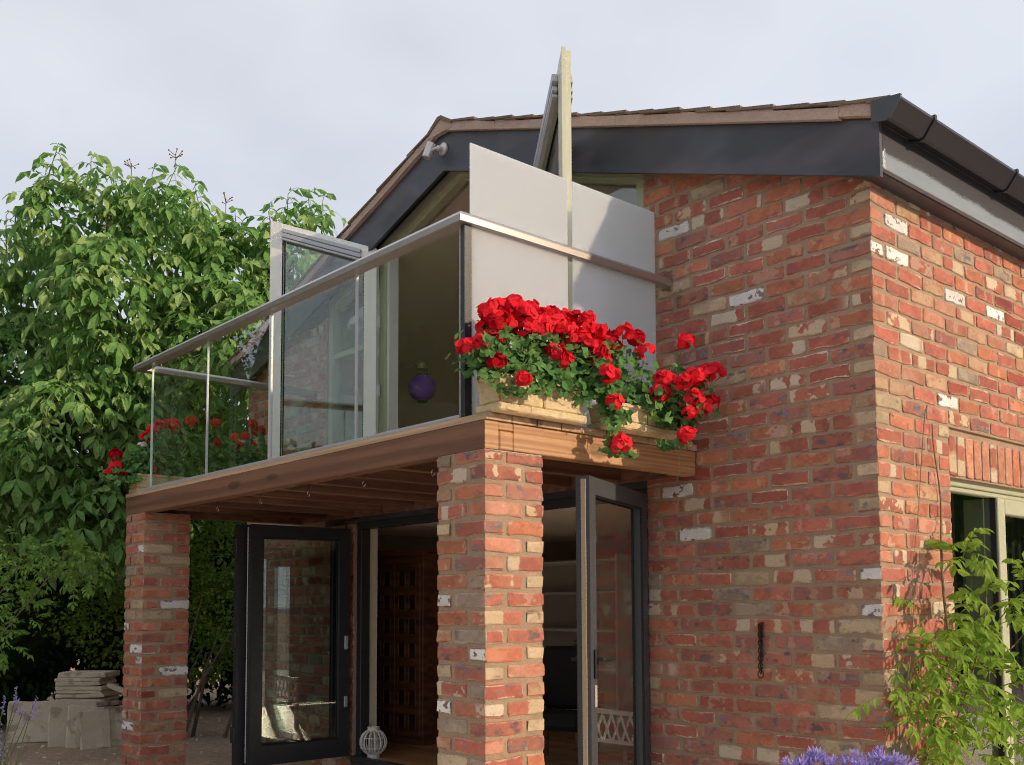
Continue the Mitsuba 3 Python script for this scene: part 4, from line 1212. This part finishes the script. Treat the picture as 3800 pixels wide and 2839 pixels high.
geranium('red and white geranium in the far left planter, behind the glass', FL, [(-5.0, -1.291, -.311), (-5.0, -1.15, -.222), (-5.0, -1.147, -.382)], -4.965, -1.45, -.88, -.54, 900, rg, detail=False)
geranium('red and white geranium at the left end by the house wall', FR, [(-5.0, -.54, -.21), (-5.0, -.50, -.215)], -4.965, -.75, -.22, -.54, 800, rg, detail=False)

# ------------------------------------------------------------------ wall light, chain
wl = thing('wall_light', 'small silver spotlight on the bargeboard below the roof ridge', 'wall light')
c = np.array([-2.985, -.102, 1.555])
add(wl + '__wall_plate', tube([c, c + (0, -.012, 0), c + (0, -.02, 0)], (.043, .043, .03), 24), 'mat_alu', smooth=40)
add(wl + '__arm', cat([tube([c + (0, -.02, 0), c + (-.02, -.055, -.004), c + (-.045, -.065, -.01)], .011, 8), trimesh.creation.icosphere(2, .02).apply_translation(c + (-.01, -.035, 0))]), 'mat_alu', smooth=True)
hd = c + np.array([-.07, -.07, -.005])
ax = unit(np.array([-.25, -.25, -1.0]))
add(wl + '__lamp_head', tube([hd - ax * .05, hd - ax * .049, hd + ax * .052, hd + ax * .053, hd + ax * .045], (.004, .031, .031, .026, .024), 20), 'mat_alu', smooth=40)
add(wl + '__lens', tube([hd + ax * .044, hd + ax * .046], (.024, .02), 16), 'mat_black')

ch = thing('hanging_chain', 'short rusty dark chain hanging on the brick wall', 'chain')
add(ch + '__hook', tube([(-.615, .01, -1.56), (-.615, -.014, -1.562), (-.615, -.02, -1.574)], .006, 8), 'mat_rust')
zc = -1.578
for i in range(13):
    R = .0105 if i < 12 else .0155
    m = tor(R, .0024 if i > 3 else .0040, 14, 6)
    m.apply_scale((1, 1.55 if i < 12 else 1.2, 1))
    m.apply_transform(trimesh.transformations.euler_matrix(math.pi / 2, 0, 0.35 + (i % 2) * math.pi / 2.2 + (0 if i < 12 else .9)))
    m.apply_translation((-.616 - .0004 * i, -.018, zc))
    zc -= .0185
    add(ch + '__link', m, 'mat_rust', smooth=True)

# ------------------------------------------------------------------ indoors
pl = thing('paper_lantern', 'round purple lantern hanging from the arched lamp upstairs', 'lantern')
lc = np.array([-4.70, .97, .385])
m = trimesh.creation.icosphere(3, .118)
m.vertices *= 1 + .025 * np.cos(m.vertices[:, 2:3] / .118 * 26)
m.apply_translation(lc)
add(pl + '__shade', m, 'mat_lantern_purple', smooth=True)
add(pl + '__rim', cat([move(tor(.045, .006), tmat(*(lc + (0, 0, .115)))), move(tor(.04, .006), tmat(*(lc - (0, 0, .117))))]), 'mat_black')
al = thing('arc_lamp', 'thin curved metal lamp arm reaching over the purple lantern', 'lamp')
tt = np.linspace(0, 1, 12)
arc = np.stack([lc[0] - .0 - 0.52 * (1 - tt), np.full(12, lc[1]) - .12 * (1 - tt), lc[2] + .125 + .085 * np.sin(tt * math.pi * .62) / math.sin(math.pi * .62) * 1.0 * tt ** .4 + .0], 1)
add(al + '__arm', tube(arc, .006, 6), 'mat_alu', smooth=True)
add(al + '__base_pole', tube([(arc[0][0], arc[0][1], -.649), arc[0]], .01, 8), 'mat_alu', smooth=True)
add(al + '__lamp_cap', tube([lc + (0, 0, .23), lc + (0, 0, .21), lc + (0, 0, .16)], (.02, .05, .055), 14), 'mat_brass', smooth=40)

cb = thing('cabinet', 'tall dark carved wooden cabinet with small panelled doors indoors', 'cabinet')
Mc = frame_m((-4.92, .60, FZ), (.62, .10, 0))
cw, chh, cd = .60, 1.50, .4
add(cb + '__carcass', move(cbox(0, cw, .02, cd, 0, chh), Mc), 'mat_dark_wood')
add(cb + '__cornice', move(cat([cbox(-.02, cw + .03, -.01, cd, chh + .001, chh + .03), cbox(-.035, cw + .05, -.025, cd, chh + .031, chh + .055)]), Mc), 'mat_dark_wood')
for d0 in range(2):
    x0 = .015 + d0 * .29
    dk = add(cb + '__door', move(cbox(x0, x0 + .28, 0, .019, .06, chh - .06), Mc), 'mat_dark_wood')
    for r in range(7):
        for q in range(2):
            add(dk + '__inset', move(cbox(x0 + .048 + q * .12, x0 + .112 + q * .12, -.006, -.0005, .123 + r * .19, .236 + r * .19), Mc), 'mat_inset')
            px, pz_ = x0 + .035 + q * .12, .11 + r * .19
            add(dk + '__panel', move(cat([cbox(px, px + .09, -.012, -.001, pz_, pz_ + .012), cbox(px, px + .09, -.012, -.001, pz_ + .128, pz_ + .14), cbox(px, px + .012, -.012, -.001, pz_ + .013, pz_ + .127), cbox(px + .078, px + .09, -.012, -.001, pz_ + .013, pz_ + .127)]), Mc), 'mat_dark_wood')
rl = thing('cane_lantern', 'round white cane lantern on the floor inside the doorway', 'lantern')
lo = np.array([-4.06, .075, FZ])
add(rl + '__base', move(lathe([(0, 0), (.045, 0), (.045, .03), (0, .03)]), tmat(*lo)), 'mat_white')
for i in range(14):
    a = i * 2 * math.pi / 14
    t = np.linspace(-1.2, 1.2, 11)
    pts = np.stack([.095 * np.cos(t) * math.cos(a), .095 * np.cos(t) * math.sin(a), .115 + .093 * np.sin(t)], 1) + lo
    sl = tube(pts, .0065, 5)
    add(rl + '__slat', sl, 'mat_white', smooth=True)
for z, R in ((.075, .09), (.15, .09)):
    add(rl + '__hoop', move(tor(R, .004, 28, 6), tmat(lo[0], lo[1], lo[2] + z)), 'mat_white', smooth=True)
add(rl + '__collar', move(lathe([(.034, .195), (.044, .195), (.044, .225), (.034, .225), (.034, .195)]), tmat(*lo)), 'mat_white')
sv = thing('shelf_unit', 'white open shelf unit against the back wall indoors', 'shelves')
add(sv + '__back', cbox(-4.75, -3.55, 2.4, 2.42, FZ, -1.05), 'mat_plaster_dark')
for z in (-1.10, -1.37, -1.69, -2.01, -2.36):
    add(sv + '__shelf', cbox(-4.75, -3.55, 2.1, 2.399, z, z + .022), 'mat_white')
for x in (-4.78, -3.55):
    add(sv + '__side', cbox(x, x + .025, 2.1, 2.41, FZ, -1.04), 'mat_white')
pp = thing('potted_plant', 'small red flowering plant in a white pot on the shelf', 'potted plant')
po = np.array([-4.05, 2.22, -1.988])
add(pp + '__pot', move(lathe([(0, 0), (.045, 0), (.055, .09), (.05, .09), (.045, .08), (0, .08)]), tmat(*po)), 'mat_white')
add(pp + '__foliage', leafy_mass(po + (0, 0, .15), (.07, .07, .07), 60, .05, .6, rg, .2), 'mat_geranium')
add(pp + '__flower_head', umbel(po + (0, 0, .235), .045, rg), 'mat_red')
ac = thing('armchair', 'dark upholstered chair just inside the right hand doorway', 'chair')
Ma = tmat(-3.05, 1.0, FZ, .5)
add(ac + '__seat', move(cbox(-.2, .2, -.2, .2, .22, .34, .04), Ma), 'mat_fabric_black')
add(ac + '__backrest', move(cbox(-.2, .2, .15, .23, .341, .80, .04), Ma), 'mat_fabric_black')
for s in (-1, 1):
    add(ac + '__arm', move(cbox(s * .23 - .04, s * .23 + .04, -.2, .2, .30, .50, .03), Ma), 'mat_fabric_black')
    for q in (-1, 1):
        add(ac + '__leg', move(tube([(s * .17, q * .17, .0), (s * .17, q * .17, .219)], (.014, .02), 8), Ma), 'mat_dark_wood')
lb = thing('lattice_screen', 'low white lattice panel behind the glass of the right door', 'screen')
Ml = frame_m((-2.36, .52, FZ + .25), (.9, .0, 0))
add(lb + '__frame', move(cat([cbox(0, .51, -.015, .015, .178, .205), cbox(0, .51, -.015, .015, 0, .022), cbox(0, .022, -.015, .015, .0221, .1779), cbox(.488, .51, -.015, .015, .0221, .1779)]), Ml), 'mat_white')
add(lb + '__foot', move(cat([cbox(.0, .03, -.02, .02, -.249, -.001), cbox(.48, .51, -.02, .02, -.249, -.001)]), Ml), 'mat_white')
for i in range(6):
    x0 = .02 + i * .078
    add(lb + '__slat', move(bar((x0, .008, .015), (x0 + .078, .008, .185), .008, .018), Ml), 'mat_white')
    add(lb + '__slat', move(bar((x0 + .078, -.004, .015), (x0, -.004, .185), .008, .018), Ml), 'mat_white')

# ------------------------------------------------------------------ paving slabs on the left
def slab(label, M, w, h, t, seed):
    k = thing('paving_slab', label, 'paving slab')
    r_ = np.random.default_rng(seed)
    m = cbox(0, w, 0, t, 0, h, .006)
    m = m.subdivide().subdivide()
    m.vertices += (meshkit.noise(m.vertices[:, None, :] * 22 + np.array([[0, 0, 0], [30, 0, 0], [60, 0, 0]])[None] + seed) - .5) * .018
    add(k, move(m, M), 'mat_slab')
    return k


def lean(p, d, tilt, roll=0.0):
    """slab standing at p along plan direction d, leaning back by tilt"""
    M = frame_m((p[0], p[1], GZ + p[2]), (d[0], d[1], 0))
    R = trimesh.transformations.rotation_matrix(-tilt, (1, 0, 0)) @ trimesh.transformations.rotation_matrix(roll, (0, 1, 0))
    return M @ R


dv = (.664, .748)
slab('large mottled stone slab standing on edge at far left', lean((-8.65, -1.17, 0), (.58, .81), .08), .46, .40, .04, 1)
slab('pale slab leaning under the slab stack, widest of the leaning ones', lean((-7.98, -.98, 0), (.15, 1), .16, .05), .42, .45, .035, 2)
slab('grey stained slab leaning between the pale slab and the front slab', lean((-7.78, -.88, 0), (.05, 1), .16, .09), .33, .40, .03, 3)
slab('small square slab leaning in front of the others with a dark blotch', lean((-7.56, -.81, 0), (-.08, 1), .14, -.02), .28, .355, .03, 4)
slab('narrow slab edge showing right of the small square slab', lean((-7.63, -.66, 0), (-.06, 1), .16, -.03), .28, .365, .03, 5)
slab('pale slab partly hidden behind the far brick pillar', lean((-7.69, -.54, 0), (-.04, 1), .17, -.04), .28, .375, .03, 6)
names_ = ('lowest slab in the flat stack', 'second slab from the bottom of the stack', 'third slab from the bottom of the stack', 'fourth slab from the bottom of the stack', 'fifth slab from the bottom of the stack',
          'sixth slab from the bottom of the stack', 'slab just below the top of the stack', 'topmost thick slab of the stack, lying a little forward')
zz = GZ + .35
pk = thing('stone_block', 'stone block under the slab stack, mostly hidden by leaning slabs', 'block')
add(pk, move(cbox(.02, .44, 0.06, .36, -.36, -.001, .01), frame_m((-8.32, -.83, zz), dv + (0,))), 'mat_slab')
for i, nm in enumerate(names_):
    t = (.042, .034, .036, .034, .038, .036, .032, .052)[i]
    M = frame_m((-8.31 + rng.uniform(-.02, .02), -.82 + rng.uniform(-.02, .02), zz), (dv[0] + rng.uniform(-.05, .05), dv[1], rng.uniform(-.005, .012)))
    k = thing('paving_slab', nm, 'paving slab')
    m = cbox(0, .46 + rng.uniform(-.02, .02), 0, .40, 0, t, .006).subdivide().subdivide()
    m.vertices += (meshkit.noise(m.vertices[:, None, :] * 25 + np.array([[0, 0, 0], [30, 0, 0], [60, 0, 0]])[None] + i) - .5) * .010
    add(k, move(m, M), 'mat_slab')
    zz += t + .004
oc = thing('stone_offcut', 'narrow stone strip leaning beside the stack behind the pillar', 'stone')
add(oc, bar((-8.0, -.42, GZ + .56), (-7.72, -.10, GZ + .38), .09, .04, .006), 'mat_slab')
for i in range(3):
    k = thing('stone_offcut', ('brown broken stone piece on the leaning slabs, left one', 'brown broken stone piece on the leaning slabs, middle one', 'brown broken stone piece on the leaning slabs, right one')[i], 'stone')
    a = np.array([-7.72 + .012 * i, -.62 + .10 * i, GZ + .40])
    add(k, bar(a, a + (.07, .08, .015), .06, .045, .008), 'mat_tile')
pb = thing('ground_stones', 'scattered small stones and rubble on the soil', 'stones', kind='stuff')
st = []
for i in range(260):
    m = trimesh.creation.icosphere(0, 1.0)
    m.vertices *= rg.uniform(.006, .028, 3) * rg.uniform(.7, 1.3, (12, 1))
    m.apply_translation((rg.uniform(-11, -5.3), rg.uniform(-2.6, 2.2), GZ + .005))
    st.append(m)
add(pb, cat(st), 'mat_slab')
labels['ground_stones'].pop('category')

# ------------------------------------------------------------------ lavender at the left edge
lv = thing('lavender', 'lavender bush with purple spikes at the bottom left edge', 'lavender')
rg = np.random.default_rng(77)
lb0 = np.array([-4.28, -2.54, GZ])
stm, vf = [], []
for i in range(70):
    b = lb0 + np.array([rg.uniform(-.16, .16), rg.uniform(-.16, .16), 0])
    e = b + np.array([rg.normal() * .13, rg.normal() * .13, rg.uniform(.45, .88)])
    mid = (b + e) / 2 + rg.normal(size=3) * .02
    stm.append(tube([b, mid, e], (.004, .003, .002), 4, cap=False))
    n = 12
    t = rg.uniform(0, .55, (n, 1))
    q = b + (e - b) * t
    ax = unit(rg.normal(size=(n, 3)) * .6 + np.array([0, 0, 1.0]))
    sd = unit(np.cross(ax, rg.normal(size=(n, 3))))
    vf.append(blades(q, ax, sd, np.cross(sd, ax), .07, .008, .2, .1))
    n = 26
    q = e + np.array([0, 0, 1]) * np.linspace(-.08, .02, n)[:, None] + rg.normal(size=(n, 3)) * .004
    ax = unit(rg.normal(size=(n, 3)) + np.array([0, 0, .6]))
    sd = unit(np.cross(ax, rg.normal(size=(n, 3))))
    if i % 2 == 0 or e[2] > GZ + .7:
        add(lv + '__flower_spike', blades(q, ax, sd, np.cross(sd, ax), .016, .009, .2, .1), 'mat_purple')
add(lv + '__stem', cat(stm), 'mat_stem_green')
add(lv + '__foliage', joinvf(vf), 'mat_lavender', kind='stuff')

# ------------------------------------------------------------------ agapanthus at the bottom
rg = np.random.default_rng(31)
for gi, (lab, heads) in enumerate((('purple blue agapanthus cluster left of the house corner', [(.42, -1.3, -1.985), (.45, -1.26, -1.965), (.475, -1.235, -1.98)]), ('purple blue agapanthus cluster below the house corner', [(.54, -1.17, -1.975), (.575, -1.13, -1.985), (.60, -1.10, -1.965), (.63, -1.06, -1.985)]))):
    k = thing('agapanthus', lab, 'agapanthus')
    for h in heads:
        h = np.array(h) - np.array([0, 0, .022])
        b = np.array([h[0] + .03, h[1] - .02, GZ])
        add(k + '__stem', tube([b, (b + h) / 2 + (.01, 0, 0), h], .006, 6), 'mat_stem_green')
        n = 34
        d = unit(rg.normal(size=(n, 3)) + np.array([0, 0, .55]))
        O, A, S, N = [], [], [], []
        for q in d:
            c = h + q * .034 * (.6 + .8 * rg.random())
            s1 = unit(np.cross(q, [.3, .5, .8])); s2 = np.cross(q, s1)
            for j in range(6):
                a = j * 1.047
                ax = unit(q * .85 + s1 * math.cos(a) * .6 + s2 * math.sin(a) * .6)
                O.append(c); A.append(ax); S.append(unit(np.cross(q, ax))); N.append(q)
        add(k + '__flower_head', blades(O, A, S, N, .030, .008, -.1, .1), 'mat_purple')
    n = 40
    b = np.array([np.mean([h[0] for h in heads]), np.mean([h[1] for h in heads]), GZ]) + rg.normal(size=(n, 3)) * np.array([.06, .06, 0])
    ax = unit(rg.normal(size=(n, 3)) * .35 + np.array([0, 0, 1]))
    sd = unit(np.cross(ax, rg.normal(size=(n, 3))))
    add(k + '__foliage', blades(b, ax, sd, np.cross(sd, ax), .55, .03, .3, .2), 'mat_shrub', kind='stuff')

# ------------------------------------------------------------------ climber on the side wall
rg = np.random.default_rng(14)
wk = thing('climbing_wisteria', 'young bright green climber beside the side window', 'climber')
stems = [[(.10, .10, GZ), (.12, .066, -2.2), (.12, .20, -1.98), (.12, .30, -1.80), (.10, .39, -1.65), (.09, .38, -1.45), (.06, .43, -1.25), (.02, .52, -1.10), (.012, .535, -.95), (.012, .50, -.80), (.012, .48, -.63)],
         [(.12, .16, GZ), (.15, .18, -2.2), (.18, .30, -1.95), (.2, .45, -1.7), (.2, .55, -1.5), (.17, .62, -1.35)],
         [(.10, .05, GZ), (.12, .0, -2.2), (.12, -.05, -1.9), (.12, .0, -1.7), (.1, .08, -1.5), (.08, .16, -1.35)],
         [(.012, .42, -.57), (.012, .36, -.85), (.012, .31, -1.1), (.012, .255, -1.3), (.03, .22, -1.5)],
         [(.2, .5, -1.75), (.25, .75, -1.65), (.25, .95, -1.5)], [(.2, .45, -2.0), (.25, .70, -2.0), (.28, .95, -1.9)]]
rad = (.011, .007, .006, .0022, .005, .005)


def spline(pts, n):
    p = np.asarray(pts, float)
    from scipy.interpolate import CubicSpline
    return CubicSpline(np.arange(len(p)), p)(np.linspace(0, len(p) - 1, n))


for s, r in zip(stems, rad):
    add(wk + '__stem', tube(spline(s, 24), r * np.linspace(1, .45, 24) ** 1.8, 6), 'mat_stem_brown' if r > .0025 else 'mat_bark', smooth=True)
wl_n, wl_rest = 0, []
ctr = [((.16, .42, -1.30), .15, 16), ((.15, .25, -1.55), .17, 26), ((.15, .08, -1.72), .14, 20), ((.2, .50, -1.55), .16, 22), ((.22, .75, -1.5), .15, 20), ((.25, .95, -1.42), .15, 18), ((.15, .05, -1.95), .17, 26), ((.18, .30, -1.9), .18, 30),
       ((.22, .60, -1.85), .16, 22), ((.26, .90, -1.85), .15, 18), ((.14, .12, -2.15), .17, 24), ((.2, .40, -2.15), .17, 24), ((.12, -.14, -1.85), .09, 8), ((.24, .72, -2.1), .14, 14), ((.15, .40, -1.72), .15, 18), ((.1, .42, -1.22), .06, 5)]
for c, r, n in ctr:
    for i in range(int(n * .66)):
        d = unit(rg.normal(size=3) + np.array([.3, -.2, .1]))
        q = np.array(c) + d * r * rg.uniform(.1, 1) * np.array([.7, 1, 1])
        q[0] = max(q[0], .02)
        dd = unit(d + np.array([.5, -.15, .1]) + rg.normal(size=3) * .5)
        v, f = compound(q, dd, (0, 0, 1), rg.uniform(.10, .16), int(rg.choice([5, 7, 7, 9])), rg.uniform(.052, .08), .40, rg.uniform(.1, .5), rg)
        v[:, 0] = np.maximum(v[:, 0], .006)
        wl_n += 1
        if wl_n < 299:
            add(wk + '__leaf', (v, f), 'mat_wisteria')
        else:
            wl_rest.append((v, f))
if wl_rest:
    add(wk + '__foliage', joinvf(wl_rest), 'mat_wisteria', kind='stuff')
